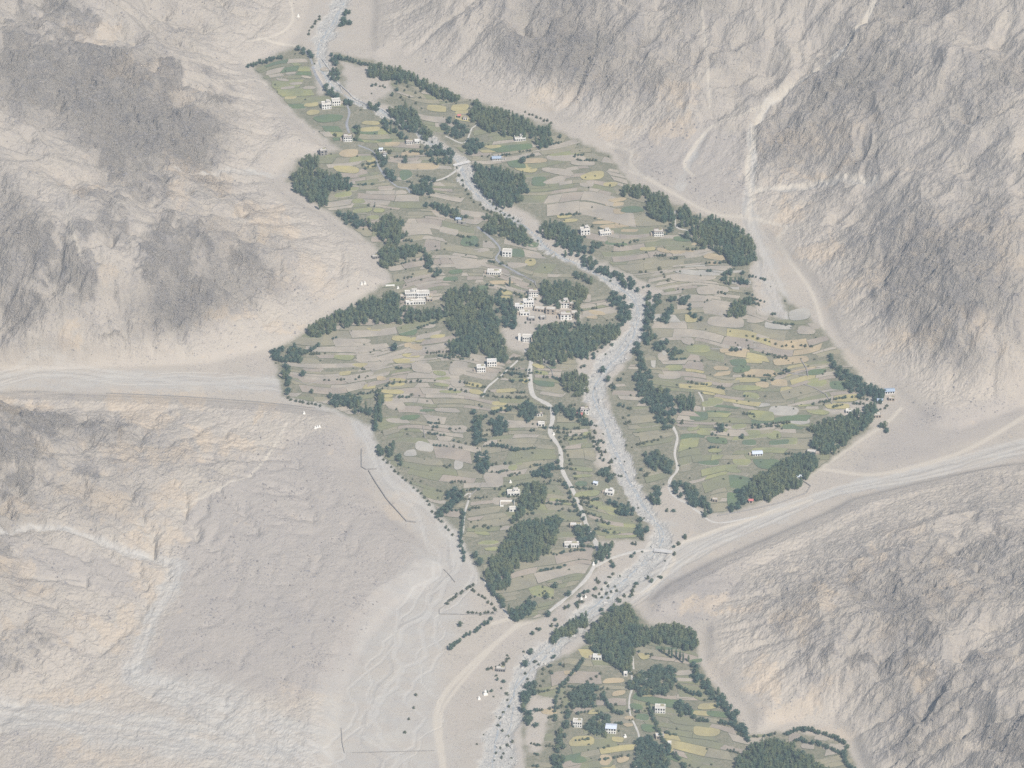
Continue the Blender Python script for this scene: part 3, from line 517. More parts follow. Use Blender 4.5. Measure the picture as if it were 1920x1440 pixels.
LINES = [tuple(t.split('|')) for t in """w|the bank hedge above the top poplar belt|642,108 668,114 694,124|3
w|the hedge along the far field edge|466,124 500,112 530,106|3
s|the bushes along the far left stream bank|600,30 585,52 575,68|3
w|the hedge along the left field corner|566,660 585,654 602,644|3
w|the hedge below the lane wall|868,958 866,985 862,1008 870,1050|3.5
w|the hedge strip on the gravel fan|850,1206 880,1188 905,1172 928,1160|4
s|the bushes inside the walled triangle|880,1100 905,1120 930,1145 900,1150 875,1148|4
s|the bushes along the triangular wall|888,1096 860,1114 836,1132|3
w|the arched hedge at the bottom right|1478,1374 1510,1366 1545,1376 1584,1392 1584,1424 1606,1446|3
w|the hedge between the bottom right plots|1500,1386 1535,1394 1560,1404 1580,1410|4
w|the diagonal hedge right of the lower lane|1216,1320 1226,1350 1240,1382 1266,1415 1284,1440|3
w|the hedge above the gold terraces|1350,1352 1378,1360 1398,1368|3
w|the hedge under the lower terraces|1290,1335 1305,1346 1330,1352|3
w|the terrace hedge below the arched wood|1272,1286 1292,1296 1320,1304|3.5
w|the hedge beside the lower gold plots|1128,1300 1140,1318 1156,1335 1172,1338|3
s|the bushes along the upper riverbed|862,330 870,350 885,372 912,392 940,408|5
s|the bushes on the stony right bank|905,352 930,390 950,402 975,415|5
s|the bushes along the river below the bend|1120,800 1112,830 1128,850 1106,815|4
s|the bushes on the lower river gravel|1150,1075 1135,1095 1160,1105 1110,1118 1140,1120|6
s|the bushes on the gravel by the stone hut|915,1255 940,1245 955,1230 930,1270|4
s|the scrub along the lower riverbed|1000,1240 1020,1260 1005,1300 985,1262|6
s|the bushes on the wide lower gravel|940,1290 955,1320 935,1360 960,1390 930,1410 950,1430|7
w|the hedge on the central terraces|920,830 950,838 975,844|3.5
w|the hedge above the lower terraces|895,790 925,772 960,765|4
s|the bushes along the terrace wall|1195,835 1220,828 1245,820|3.5
w|the hedge down the right-hand plots|1292,572 1298,590 1320,598|4
s|the bushes along the pale flats|1236,500 1243,515 1252,525|3
s|the scrub along the upper right terraces|1400,630 1440,640 1470,650 1530,648|6
w|the row along the dry upper terrace|730,125 745,160 735,178|6
s|the bushes dotting the upper terraces|765,160 750,190 790,170 770,215|7
s|the scrub under the grey upper slope|985,212 1005,218 1020,225 1040,230|4
w|the trees along the lane by the long terrace|1058,905 1066,920 1078,945 1096,975|5
s|the bushes along the main road|1046,800 1052,830 1068,862 1080,900|5
s|the bushes along the lower left wash|720,862 790,928 820,968 850,1005|5
s|the bushes by the thicket corner|540,748 560,752 585,758 600,762|4
p|the poplars along the square's lower edge|1362,528 1380,524 1400,530|3
p|the thin poplars by the lower village|1240,1215 1262,1225 1290,1235|4
s|the bushes along the right-bank wall|1400,640 1405,655|4
s|the scrub by the eastern houses|1612,790 1640,775 1665,760|4
s|the bushes on the right-hand terraces|1395,560 1412,560 1422,572|3
w|the hedge along the lowest left plots|1040,1350 1046,1300 1075,1260 1098,1232|4
s|the bushes round the lower field pockets|1060,1300 1085,1292 1110,1272 1130,1262|5
s|the bushes beside the fan track|780,1305 770,1340 758,1375|12""".split('\n')]
SINGLES = [tuple(t.split('|')) for t in """w|740,650|9|lone dark round willow among the pale left fields
w|1257,430|8|lone round willow above the white house with black windows
w|1288,440|9|lone willow beside the largest right wood
w|1040,1097|7|lone round willow at the yellow plot's top edge in the lowest fields
w|1025,1117|7|lone round willow on the yellow plot's lower edge in the lowest fields
w|1066,1113|7|willow at the gravel edge beside the lowest brown field
w|1352,802|10|lone bushy willow among the bright green right-hand plots
w|1392,818|6|small willow below the lone bushy willow in the green plots
p|712,742|14|tall thin poplar at the head of the left poplar row
w|1028,1151|7|round willow on the gravel edge below the lowest brown field
w|1117,1054|5|small round tree on the gravel below the road junction
w|995,1222|7|round tree on the gravel above the stone hut
w|985,1244|8|tall round tree on the gravel right of the stone hut
w|568,700|7|small round willow inside the left thicket
w|584,733|5|small round tree below the left thicket
w|1372,655|5|left one of two small trees on the right field wall
w|1381,655|5|right one of two small trees on the right field wall
w|961,700|5|small round tree at the track fork below the great grove
p|956,528|12|lone thin poplar standing in the open field above the village houses
w|1130,693|8|round willow on the river gravel below the village grove
w|1140,710|7|willow at the river's right edge opposite the gravel bar
w|762,258|5|small tree on the far bank above the white farm row
w|760,300|7|round willow between orange fields by the grey road
w|980,300|8|round willow right of the blue-roofed upper house
w|1050,255|5|small dark tree alone at the upper right slope's foot
w|900,1053|9|round tree at the edge of the great lower wood
w|892,1040|8|tree standing above the round tree by the great lower wood
w|845,1213|7|round tree at the lower end of the fan hedge
w|863,1170|6|small tree above the fan hedge
w|945,925|4|small dark tree beside the wide white house
w|1250,640|7|round willow above the looped hedge""".split('\n')]
def warp(x, y):                                            # the terraces bend with the lie of the land
    return np.c_[x + 16 * perlin(x / 130, y / 130, 63), y + 40 * perlin(x / 150, y / 190, 64) + 7 * perlin(x / 48, y / 60, 65)]
cells = []; yy = -700.0; rows_ = [yy]
while yy < 820: yy += RNG.choice([5, 7, 9, 12, 17], p=[.28, .3, .22, .13, .07]); rows_.append(yy)
for y0_, y1_ in zip(rows_[:-1], rows_[1:]):
    xx = -330.0 + RNG.uniform(0, 20); sl0 = RNG.uniform(-5, 5)
    while xx < 440:
        dx = RNG.uniform(0.9, 3.3) * (y1_ - y0_) ** 0.55 * 4.0; sl1 = RNG.uniform(-5, 5); hh_ = y1_ - y0_; jj = RNG.uniform(-0.14, 0.14, 4) * hh_
        nx_ = max(3, int(dx / 5)); nv = max(2, int(hh_ / 5)); u_ = np.linspace(0, 1, nx_); v_ = np.linspace(0, 1, nv + 2)[1:-1]
        C0, C1, C2, C3 = (xx, y0_ + jj[0]), (xx + dx, y0_ + jj[1]), (xx + dx + sl1, y1_ + jj[2]), (xx + sl0, y1_ + jj[3])
        seg = lambda A, B, w: np.c_[A[0] + (B[0] - A[0]) * w, A[1] + (B[1] - A[1]) * w]
        q = np.vstack([seg(C0, C1, u_), seg(C1, C2, v_), seg(C2, C3, u_), seg(C3, C0, v_)]); cells.append((warp(q[:, 0], q[:, 1]), nx_)); xx += dx; sl0 = sl1
TREES = []            # kind, x, y, z, height, radius, phrase index, front?, single label
PHR = []
def add_tree(kind, px, py, hgt, rad, ph, front, single=None):
    TREES.append([kind, px, py + hgt * 1.63 * (0.52 if kind != 's' else 0.3), hgt, rad, ph, front, single])
for kind, ph, poly in GROVES:
    q = P(poly); PHR.append(ph); x0, y0 = q.min(0); x1, y1 = q.max(0); sx_, sy_ = (5.6, 5.6) if kind == 'p' else (7.0, 6.2)
    xs_, ys_ = np.meshgrid(np.arange(x0, x1 + 4, sx_), np.arange(y0, y1 + 4, sy_)); xs_ = xs_ + (np.arange(xs_.shape[0]) % 2)[:, None] * sx_ / 2
    c_ = np.c_[xs_.ravel(), ys_.ravel()]; c_ += RNG.uniform(-0.42, 0.42, c_.shape) * (sx_, sy_); c_ = c_[inside(c_, q)]
    if len(c_) == 0: continue
    fr = ~inside(c_ + (0, 9), q); ed = pdist(c_, q, True)
    for (x, y), f, e in zip(c_, fr, ed):
        if perlin(x / 15, y / 12, 27) < -0.38 + (0.12 if e < 6 else 0) and RNG.random() < 0.8: continue
        k = kind
        if RNG.random() < 0.10: k = 'w' if kind == 'p' else 'p'
        hgt = (RNG.uniform(6.2, 9.6) if k == 'p' else RNG.uniform(4.2, 7.2)) * (1 + 0.22 * float(perlin(x / 30, y / 24, 15)))
        tall = k == 'p' and RNG.random() < 0.13
        add_tree(k, x, y, hgt * (1.4 if tall else 1), 1.5 if tall else RNG.uniform(1.8, 2.8) if k == 'p' else RNG.uniform(2.0, 3.3), len(PHR) - 1, f)
for kind, ph, ln, sp in LINES:
    PHR.append(ph); q = smooth_line(P(ln), 3)
    L = np.concatenate([[0], np.cumsum(np.hypot(*np.diff(q, axis=0).T))])
    for d in np.arange(0, L[-1], float(sp) * 1.9):
        x = np.interp(d, L, q[:, 0]) + RNG.normal(0, 1.3); y = np.interp(d, L, q[:, 1]) + RNG.normal(0, 1.2)
        hgt = {'p': 10, 'w': 5.2, 's': 2.6}[kind] * RNG.uniform(0.7, 1.25); add_tree(kind, x, y, hgt, {'p': 1.3, 'w': 2.0, 's': 1.6}[kind] * RNG.uniform(0.75, 1.25), len(PHR) - 1, True)
for kind, xy, hgt, lab in SINGLES:
    x, y = map(float, xy.split(',')); hgt = float(hgt); add_tree(kind, x, y, hgt, 1.3 if kind == 'p' else hgt * 0.42, -1, True, lab)
PHR.append('the broken riverside tree line'); nr = len(PHR) - 1
for i in range(85, len(RL) - 20):                            # loose willows down both banks
    for s_ in (-1, 1):
        t_ = RL[i + 1, :2] - RL[i - 1, :2]; t_ /= np.linalg.norm(t_); q = RL[i, :2] + np.array([-t_[1], t_[0]]) * s_ * RL[i, 2] * RNG.uniform(1.3, 2.6)
        if perlin(i / 5.0 + 40 * s_, 3.3, 81) > 0.05 and RNG.random() < 0.85:
            for _ in range(2):
                x, y = to_px(q[0] + RNG.normal(0, 2.5), q[1] + RNG.normal(0, 2.5), floor_z(*q)); add_tree('w' if RNG.random() < 0.6 else 's', float(x), float(y) - 4, RNG.uniform(2.0, 5.0), RNG.uniform(1.2, 2.3), nr, False)
PHR.append('the terrace-edge hedges'); nh = len(PHR) - 1
for ci in RNG.permutation(len(cells))[:2600]:                # thin broken hedges along some terrace edges
    q, nx_ = cells[ci]; e_ = smooth_line(q[:nx_], 2.2); pe = np.c_[to_px(e_[:, 0], e_[:, 1], floor_z(e_[:, 0], e_[:, 1]))]; x, y = pe.mean(0)
    if not any(inside(pe, F_).all() for F_ in FARM): continue
    if RNG.random() > (0.85 if math.hypot(x - 1000, y - 860) < 200 or y > 1180 else 0.28): continue
    a_ = int(RNG.integers(0, max(1, len(pe) // 2)))
    for (x, y) in pe[a_:a_ + int(RNG.integers(3, 14))]:
        if RNG.random() < 0.75: add_tree('w' if RNG.random() < 0.5 else 's', x + RNG.normal(0, 0.8), y + RNG.normal(0, 0.8) - 2, RNG.uniform(1.6, 3.8), RNG.uniform(0.9, 1.9), nh, False)
PHR.append('the rough banks'); nb = len(PHR) - 1
cnd = np.c_[RNG.uniform(460, 1680, 2600), RNG.uniform(60, 1440, 2600)]        # loose shrubs on banks and along the stream
fm = np.zeros(len(cnd), bool)
for q in FARM: fm |= inside(cnd, q)
dr_, wr_ = pdist(cnd, RIVER[:, :2], False, RIVER[:, 2]); rv_ = dr_ < wr_ * 0.75
cnd = cnd[(fm & (RNG.random(len(cnd)) < 0.35)) | (rv_ & (RNG.random(len(cnd)) < 0.35))]
for x, y in cnd: add_tree('s', x, y, RNG.uniform(1.0, 2.4), RNG.uniform(0.7, 1.5), nb, False)
tp = hit([t[1] for t in TREES], [t[2] for t in TREES])

def leafy(kind, seed, nt_):
    r = np.random.default_rng(seed); V = []; F = []
    if kind == 'p': z0, z1, prof = 0.12, 1.0, lambda t: (np.sqrt(np.clip(1 - np.abs(2 * t - 0.85) ** 2.4 * 0.85, 0.02, 1)))
    elif kind == 'w': z0, z1, prof = 0.18, 1.0, lambda t: np.sqrt(np.clip(1 - (2 * t - 0.95) ** 2, 0.02, 1))
    else: z0, z1, prof = 0.0, 1.0, lambda t: np.sqrt(np.clip(1 - t * t, 0.03, 1))
    lob = r.uniform(0, 6.28, 3)
    # leaf clumps through the crown, denser towards its outside
    t = r.random(nt_); a = r.uniform(0, 6.283, nt_); q = np.sqrt(r.uniform(0.22, 1.0, nt_)) * (1 + 0.22 * np.sin(3 * a + lob[0]) * np.sin(5 * t + lob[1]) + 0.12 * np.sin(7 * a + 9 * t))
    rr = prof(t) * q; C = np.c_[rr * np.cos(a), rr * np.sin(a), z0 + t * (z1 - z0)]
    size = {'p': 0.50, 'w': 0.42, 's': 0.5}[kind]
    for k in range(3):
        d = r.normal(size=(nt_, 3)); d /= np.linalg.norm(d, axis=1)[:, None]
        V.append(C + d * (np.array([1, 1, {'p': 0.085, 'w': 0.17, 's': 0.45}[kind]]) * size * r.uniform(0.6, 1.2, (nt_, 1))))
    V = np.stack(V, 1).reshape(-1, 3); F = np.arange(3 * nt_).reshape(-1, 3)
    # an inner mass of twigs and leaves
    na, nz = 6, 5; cv_ = []
    for j in range(nz):
        tt = 0.06 + 0.86 * j / (nz - 1)
        for i in range(na):
            an = 6.283 * i / na + 0.4 * j; ra = prof(tt) * 0.60 * r.uniform(0.75, 1.2); cv_.append((ra * math.cos(an), ra * math.sin(an), z0 + tt * (z1 - z0)))
    b = len(V); cf = []
    for j in range(nz - 1):
        for i in range(na):
            p0, p1, p2, p3 = (b + j * na + i, b + j * na + (i + 1) % na, b + (j + 1) * na + (i + 1) % na, b + (j + 1) * na + i); cf += [(p0, p1, p2), (p0, p2, p3)]
    return np.vstack([V, cv_]), np.vstack([F, cf])
def leafmat(name, a, b, c_):
    g = NG(name); g.b.inputs['Roughness'].default_value = 0.65; g.b.inputs['Specular IOR Level'].default_value = 0.25
    c = g.mix(g.mul(g.mul(g.noise(0.022, 4, 0.6, lo=0.38, hi=0.62), 0.55), g.mul(g.at('tint'), 0.5), 'ADD'), a, b); c = g.mix(g.mul(g.noise(0.25, 5, 0.75), 0.6), c, c_); g.col(c)
    tr = g.t.nodes.new('ShaderNodeBsdfTranslucent'); mx = g.t.nodes.new('ShaderNodeMixShader'); mx.inputs[0].default_value = 0.32; g.l(c, tr.inputs[0]); g.l(g.b.outputs[0], mx.inputs[1]); g.l(tr.outputs[0], mx.inputs[2]); g.l(mx.outputs[0], g.t.nodes['Material Output'].inputs[0]); return g.m
M_POP = leafmat('poplar_leaves', (0.092, 0.152, 0.094), (0.25, 0.25, 0.10), (0.066, 0.116, 0.084))
M_WIL = leafmat('willow_leaves', (0.066, 0.122, 0.092), (0.160, 0.190, 0.10), (0.050, 0.098, 0.078))
M_SHR = leafmat('shrub_leaves', (0.105, 0.125, 0.065), (0.145, 0.145, 0.075), (0.075, 0.10, 0.055))
M_BARK = simple('bark', (0.20, 0.17, 0.13), (0.12, 0.10, 0.08), 2.0)
LEAF = {'p': M_POP, 'w': M_WIL, 's': M_SHR}; NTRI = {'p': 120, 'w': 120, 's': 50}
CR = {k: [leafy(k, 100 + i, NTRI[k]) for i in range(6)] for k in 'pws'}
def trunk_mesh():
    V = []; F = []
    def limb(a, b, r0, r1):
        a = np.array(a, float); b = np.array(b, float); u = b - a; u /= np.linalg.norm(u); s_ = np.cross(u, (0.3, 1, 0.2)); s_ /= np.linalg.norm(s_); t_ = np.cross(u, s_); o_ = len(V)
        for p_, r_ in ((a, r0), (b, r1)):
            for i in range(5): V.append(p_ + r_ * (math.cos(1.2566 * i) * s_ + math.sin(1.2566 * i) * t_))
        for i in range(5): F.append((o_ + i, o_ + (i + 1) % 5, o_ + 5 + (i + 1) % 5, o_ + 5 + i))
    limb((0, 0, -0.06), (0.02, 0, 0.42), 0.12, 0.085); limb((0.02, 0, 0.42), (0, 0.03, 0.85), 0.085, 0.03)
    for k in range(4):
        an = 1.57 * k + 0.4; limb((0.01, 0, 0.28 + 0.1 * k), (0.55 * math.cos(an), 0.55 * math.sin(an), 0.55 + 0.09 * k), 0.045, 0.015)
    return mk('trunk', V, F, M_BARK)
TRUNK = trunk_mesh(); CROWN = {k: [mk('crown', v, f, LEAF[k]) for v, f in CR[k]] for k in 'pws'}
for k in 'pws':
    for i, m in enumerate(CROWN[k]): attr(m, 'tint', np.full(len(m.vertices), (0.1, 0.7, 0.35, 0.95, 0.5, 0.2)[i]))
KN = {'p': 'poplar_tree', 'w': 'willow_tree', 's': 'shrub'}; KW = {'p': 'poplar', 'w': 'willow', 's': 'shrub'}; CAT = {'p': 'tree', 'w': 'tree', 's': 'shrub'}
for kind in 'pws':
    idx = [i for i, t in enumerate(TREES) if t[0] == kind]
    idx.sort(key=lambda i: (TREES[i][7] is None, not TREES[i][6], -TREES[i][2] if kind != 's' else -TREES[i][3] * 100 - TREES[i][2]))
    keep = idx[:300]; rest = idx[300:]
    for i in keep:
        _, _, _, hgt, rad, ph, fr, single = TREES[i]; p = tp[i]; v = i % 6; rz = (i * 2.399) % 6.283
        lab = single or ('green %s in %s' % (KW[kind], PHR[ph])); kw = dict(label=lab, category=CAT[kind])
        if not single: kw['group'] = '%ss of %s' % (KW[kind], PHR[ph])
        if kind == 's': ob('shrub', CROWN['s'][v], None, p, rz, (rad, rad, hgt), **kw); continue
        e = ob(KN[kind], None, None, p, rz, **kw); e.empty_display_size = 0.5
        ob('trunk', TRUNK, e, None, 0, (hgt * 0.16, hgt * 0.16, hgt)); ob('crown', CROWN[kind][v], e, None, 0, (rad, rad, hgt))
    V = []; F = []; n_ = 0; TI = []
    for i in rest:
        _, _, _, hgt, rad, *_r = TREES[i]; v, f = CR[kind][i % 6]; a = (i * 2.399) % 6.283; c_, s_ = math.cos(a), math.sin(a)
        w = np.c_[(v[:, 0] * c_ - v[:, 1] * s_) * rad, (v[:, 0] * s_ + v[:, 1] * c_) * rad, v[:, 2] * hgt] + tp[i]; V.append(w); F.append(f + n_); n_ += len(w); TI.append(np.full(len(w), RNG.random()))
    wmesh = mk('wood', np.vstack(V), np.vstack(F), LEAF[kind]); attr(wmesh, 'tint', np.concatenate(TI))
    if V: ob({'p': 'poplar_wood', 'w': 'willow_wood', 's': 'scrub'}[kind], wmesh, kind='stuff',
             label={'p': 'dense green poplar woods filling the valley groves', 'w': 'dark willow thickets along streams and field edges', 's': 'low scattered scrub on banks and gravel'}[kind])
    print('trees', kind, len(idx), flush=True)
# ------------------------------------------------------------------ terraced fields
FM = {'Y': ((0.43, 0.36, 0.165), (0.37, 0.32, 0.16)), 'O': ((0.46, 0.355, 0.21), (0.40, 0.32, 0.20)), 'L': ((0.265, 0.27, 0.12), (0.31, 0.285, 0.135)), 'G': ((0.115, 0.16, 0.075), (0.15, 0.18, 0.085)),
      'T': ((0.41, 0.35, 0.27), (0.36, 0.31, 0.24)), 'B': ((0.305, 0.268, 0.175), (0.265, 0.235, 0.15)), 'E': ((0.235, 0.225, 0.122), (0.20, 0.20, 0.11)), 'P': ((0.365, 0.30, 0.23), (0.32, 0.27, 0.21)), 'W': ((0.43, 0.395, 0.33), (0.385, 0.35, 0.295))}
FNAME = {'Y': 'ripe_barley', 'O': 'cut_barley', 'L': 'ripening_crop', 'G': 'green_crop', 'T': 'pale_stubble', 'B': 'brown_fallow', 'E': 'dry_grass', 'P': 'ploughed_soil', 'W': 'white_dust'}
FMAT = {k: simple(FNAME[k], a, b, 0.22, stretch=(0.5, 2.0, 1), c3=tuple(0.62 * v + 0.045 for v in a)) for k, (a, b) in FM.items()}
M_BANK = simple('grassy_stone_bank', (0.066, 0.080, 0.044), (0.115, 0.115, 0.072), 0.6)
M_BANK2 = simple('pale_stone_bank', (0.36, 0.32, 0.26), (0.24, 0.215, 0.17), 0.8)
SPEC = """Y 585,196,28,9 586,211,25,10 545,182,22,8 695,231,36,8 693,243,45,9 818,204,38,12 863,202,32,14 866,211,28,6 870,222,36,12 922,276,34,8 915,284,30,6 985,316,46,18 1110,330,46,18 1145,346,30,10 650,318,50,14 695,300,20,12 695,312,22,9 1058,405,28,9 1070,414,30,7 1215,467,30,8 995,492,22,14 755,636,38,12 785,638,30,9 770,667,34,8 757,677,42,10 820,631,28,8 675,686,32,10 647,700,22,8 693,725,24,10 745,712,35,6 742,722,34,7 735,735,48,9 727,743,20,7 728,750,18,7 700,618,25,6 715,613,26,6 890,722,38,9 893,735,26,10 948,733,38,8 935,757,30,8 935,766,30,7 1010,687,22,9 985,715,14,10 950,550,22,8 945,560,28,9 1295,597,24,18 1413,677,36,11 1400,713,54,9 1588,747,60,15 1570,762,50,10 1315,722,46,8 1208,1230,26,14 1205,1292,30,10 1212,1303,28,8 1105,1300,18,18 1115,1335,26,10 1090,1390,52,20 1158,1387,24,10 1330,1325,42,12 1320,1338,46,10 1325,1370,56,22 1250,1408,30,10 1370,1358,30,8 1250,1200,40,7 1240,1416,26,8 1285,1315,0,0
O 1000,302,50,10 655,287,38,16 770,288,38,11 780,312,80,14 735,270,30,9 1157,375,38,8 1152,383,36,8 1160,397,22,11 1132,408,30,8 1135,417,50,7 1150,425,60,9 1175,420,40,12 1180,433,35,6 1245,470,25,9 1270,473,30,8 1293,470,18,7 1310,457,28,5 1340,482,42,12 1337,494,22,8 780,651,24,12 765,647,14,9 715,710,18,9 1360,657,28,11 1352,691,30,9 1355,701,30,9 1425,700,60,16 1430,722,28,12 1460,718,32,13 1485,676,70,16 1065,1275,30,14 1068,1262,24,9 1150,1277,42,11 1160,1300,26,10 1180,1347,20,9 1178,1360,22,8 1135,1425,26,22 1168,1424,24,14 1295,1209,30,7 1030,1335,30,12 975,575,0,0 1380,440,0,0 1120,587,30,9 1110,595,22,7 940,530,50,8 1470,750,0,0
L 645,365,35,11 672,378,25,11 680,395,36,9 710,395,22,8 700,408,25,9 1060,288,62,8 825,700,26,9 645,670,44,12 1014,699,28,8 1310,655,50,16 1335,670,28,13 1400,728,55,11 1265,690,36,11 1340,752,30,12 1408,742,30,12 1428,780,52,20 1533,717,36,17 1535,773,42,11 1410,812,36,13 1450,815,32,18 1480,828,34,13 1300,802,26,13 1320,812,28,10 1390,865,36,17 970,866,20,12 963,877,20,12 915,1018,42,10 925,1030,36,8 1015,1110,46,22 1165,985,84,8 1170,996,86,8 1168,1006,70,7 1090,880,42,8 1092,893,40,6 1100,926,50,14 1330,757,32,12 1385,800,30,9 1340,845,26,8 1375,882,30,10 830,710,30,6 828,722,32,6 845,735,40,6 660,355,26,7 905,1000,30,8 720,228,20,6
G 615,222,56,18 960,278,80,12 968,305,34,22 1010,340,30,18 762,330,26,24 1185,393,44,12 1155,457,42,9 970,475,26,16 880,452,32,20 1280,448,34,9 765,622,42,16 1020,718,40,16 1035,687,20,8 1385,680,34,13 1392,692,36,13 1311,781,34,17 1530,698,34,11 1573,723,42,19 1495,735,20,10 1345,826,38,13 1330,867,42,11 1440,870,62,22 1405,830,26,13 1377,937,28,28 768,783,38,9 800,770,30,6 1090,907,24,10 1255,1212,58,15 1193,1325,22,14 1205,1345,26,13 1216,1365,28,16 1350,1340,54,12 790,350,36,14 870,850,0,0 1460,830,40,10 1480,800,30,10 1000,460,20,9 850,300,0,0 720,262,34,10 1085,1425,30,14 1305,1240,26,9 1050,310,0,0 905,540,24,9 855,510,26,8 845,523,30,8
T 1060,296,72,14 1095,305,46,12 1045,322,60,14 1040,337,44,14 1100,345,26,12 970,498,40,12 1300,520,90,16 1335,545,60,16 1300,560,70,14 1375,560,0,0 1360,605,70,22 1345,580,60,10 1420,600,40,12 1290,640,26,16 860,690,36,30 860,720,30,14 790,690,40,22 840,770,46,10 740,760,40,16 745,790,50,10 860,805,36,18 660,655,40,14 690,672,44,14 680,640,36,8 800,612,36,9 1255,705,40,14 1245,670,28,18 1400,650,40,10 1450,690,0,0 880,500,50,9 900,470,40,8 910,490,36,7 925,900,36,26 940,940,36,14 1090,560,40,16 1100,575,36,8 760,520,30,10 610,130,20,8 545,138,18,5 575,145,20,5 555,157,26,5 530,150,24,5 580,165,24,6 540,165,26,5 1230,1430,0,0 1285,1305,36,10 1280,1262,40,10 1285,1275,38,8 1540,1385,28,10 1555,1400,24,10 1515,1400,26,10 1420,640,44,8 1510,620,36,18 1440,630,50,10
W 1310,512,90,12 1460,610,50,18 1500,590,40,24 1470,770,60,20 1430,760,30,8 1500,790,40,14 795,838,36,20 770,850,26,14 1245,660,10,16 1225,680,10,20 860,870,16,22 1440,790,0,0 1040,1060,0,0"""
CELLS = []         # (polygon xy, material key, lift, special)
occ = []
for row in SPEC.split('\n'):
    key, *it = row.split()
    for t in it:
        x, y, w, hh = map(float, t.split(','))
        if w < 2: continue
        n_ = int(RNG.integers(5, 9)); a = (np.arange(n_) + RNG.uniform(-0.3, 0.3, n_)) * 2 * math.pi / n_ + RNG.uniform(0, 1); pw = RNG.uniform(0.45, 0.7); ca, sa = np.cos(a), np.sin(a); r_ = RNG.uniform(0.9, 1.15, n_); sk = RNG.uniform(-0.3, 0.3)
        ex_ = np.sign(ca) * np.abs(ca) ** pw * w / 2 * r_; ey_ = np.sign(sa) * np.abs(sa) ** pw * hh / 2 * r_; ey_ = ey_ + ex_ * RNG.uniform(-0.13, 0.13)
        q = np.c_[x + ex_ + sk * ey_, y + ey_]; q = np.stack([0.8 * q + 0.2 * np.roll(q, -1, 0), 0.2 * q + 0.8 * np.roll(q, -1, 0)], 1).reshape(-1, 2)
        L_ = np.linspace(0, len(q), 23)[:-1]; i0 = L_.astype(int) % len(q); q = q[i0] * (1 - (L_ % 1))[:, None] + q[(i0 + 1) % len(q)] * (L_ % 1)[:, None]
        CELLS.append((q, key, 0.34, True)); occ.append(q)
allq = np.vstack(occ); allw = hit(allq[:, 0], allq[:, 1])[:, :2]; CELLS = [(allw[i * 22:i * 22 + 22], c_[1], c_[2], True) for i, c_ in enumerate(CELLS)]
# every other terrace: an irregular mosaic stretched along the contours, kept inside the farmland and off roads, river, woods and special plots
GP = [P(g_[2]) for g_ in GROVES]
rx, ry = np.meshgrid(np.arange(440, 1720, 2.0), np.arange(40, 1580, 2.0)); rg = np.c_[rx.ravel(), ry.ravel()]; RM = np.zeros(len(rg), bool); RB = np.zeros(len(rg), bool)
for q in FARM: RM |= inside(rg, q)
for a in range(0, len(RIVER) - 1, 3):
    s_ = RIVER[a:a + 4]; k = np.where((rg[:, 0] > s_[:, 0].min() - 60) & (rg[:, 0] < s_[:, 0].max() + 60) & (rg[:, 1] > s_[:, 1].min() - 60) & (rg[:, 1] < s_[:, 1].max() + 60))[0]
    d, w = pdist(rg[k], s_[:, :2], False, s_[:, 2]); RM[k[d < w * 0.62]] = False
for q in occ + [g_ + (0, -10) for g_ in GP]:
    k = np.where((rg[:, 0] > q[:, 0].min()) & (rg[:, 0] < q[:, 0].max()) & (rg[:, 1] > q[:, 1].min()) & (rg[:, 1] < q[:, 1].max()))[0]
    if len(k): RB[k[inside(rg[k], q)]] = True
for _w, _m, ln in ROADS:
    s_ = smooth_line(P(ln), 8)
    for a in range(0, len(s_) - 1, 4):
        z_ = s_[a:a + 5]; k = np.where((rg[:, 0] > z_[:, 0].min() - 9) & (rg[:, 0] < z_[:, 0].max() + 9) & (rg[:, 1] > z_[:, 1].min() - 9) & (rg[:, 1] < z_[:, 1].max() + 9))[0]
        if len(k): RM[k[pdist(rg[k] * (1, 1.5), z_ * (1, 1.5)) < _w * 1.0 + 2.5]] = False
for q in NOFARM: RM &= ~inside(rg, q)
RM = RM.reshape(rx.shape); RB = RB.reshape(rx.shape)
def look(R, q):
    i = np.round((q[:, 0] - 440) / 2).astype(int); j = np.round((q[:, 1] - 40) / 2).astype(int); g_ = (i >= 0) & (j >= 0) & (i < R.shape[1]) & (j < R.shape[0])
    return g_ & R[np.clip(j, 0, R.shape[0] - 1), np.clip(i, 0, R.shape[1] - 1)]
def in_farm(q): return look(RM, q)
zones = [(850, 780, 130, 'TTPBTPT'), (900, 500, 110, 'TPTBPTT'), (600, 200, 130, 'EEGLBT'), (1000, 820, 120, 'EBEBTE'), (1060, 900, 130, 'EEBELE'), (1420, 820, 120, 'LGEBLTB'), (1400, 690, 120, 'BTOYPEE'), (1330, 560, 120, 'TTBWTB'),
         (1060, 350, 130, 'BTTBTEP'), (830, 190, 120, 'EBEBTE'), (1200, 850, 100, 'EBEEB'), (680, 680, 120, 'TBTTBPE'), (980, 1090, 90, 'BEBE'), (1200, 1330, 190, 'EBYBEGPE'), (1000, 560, 90, 'PTBE'), (770, 860, 90, 'EEBTE')]
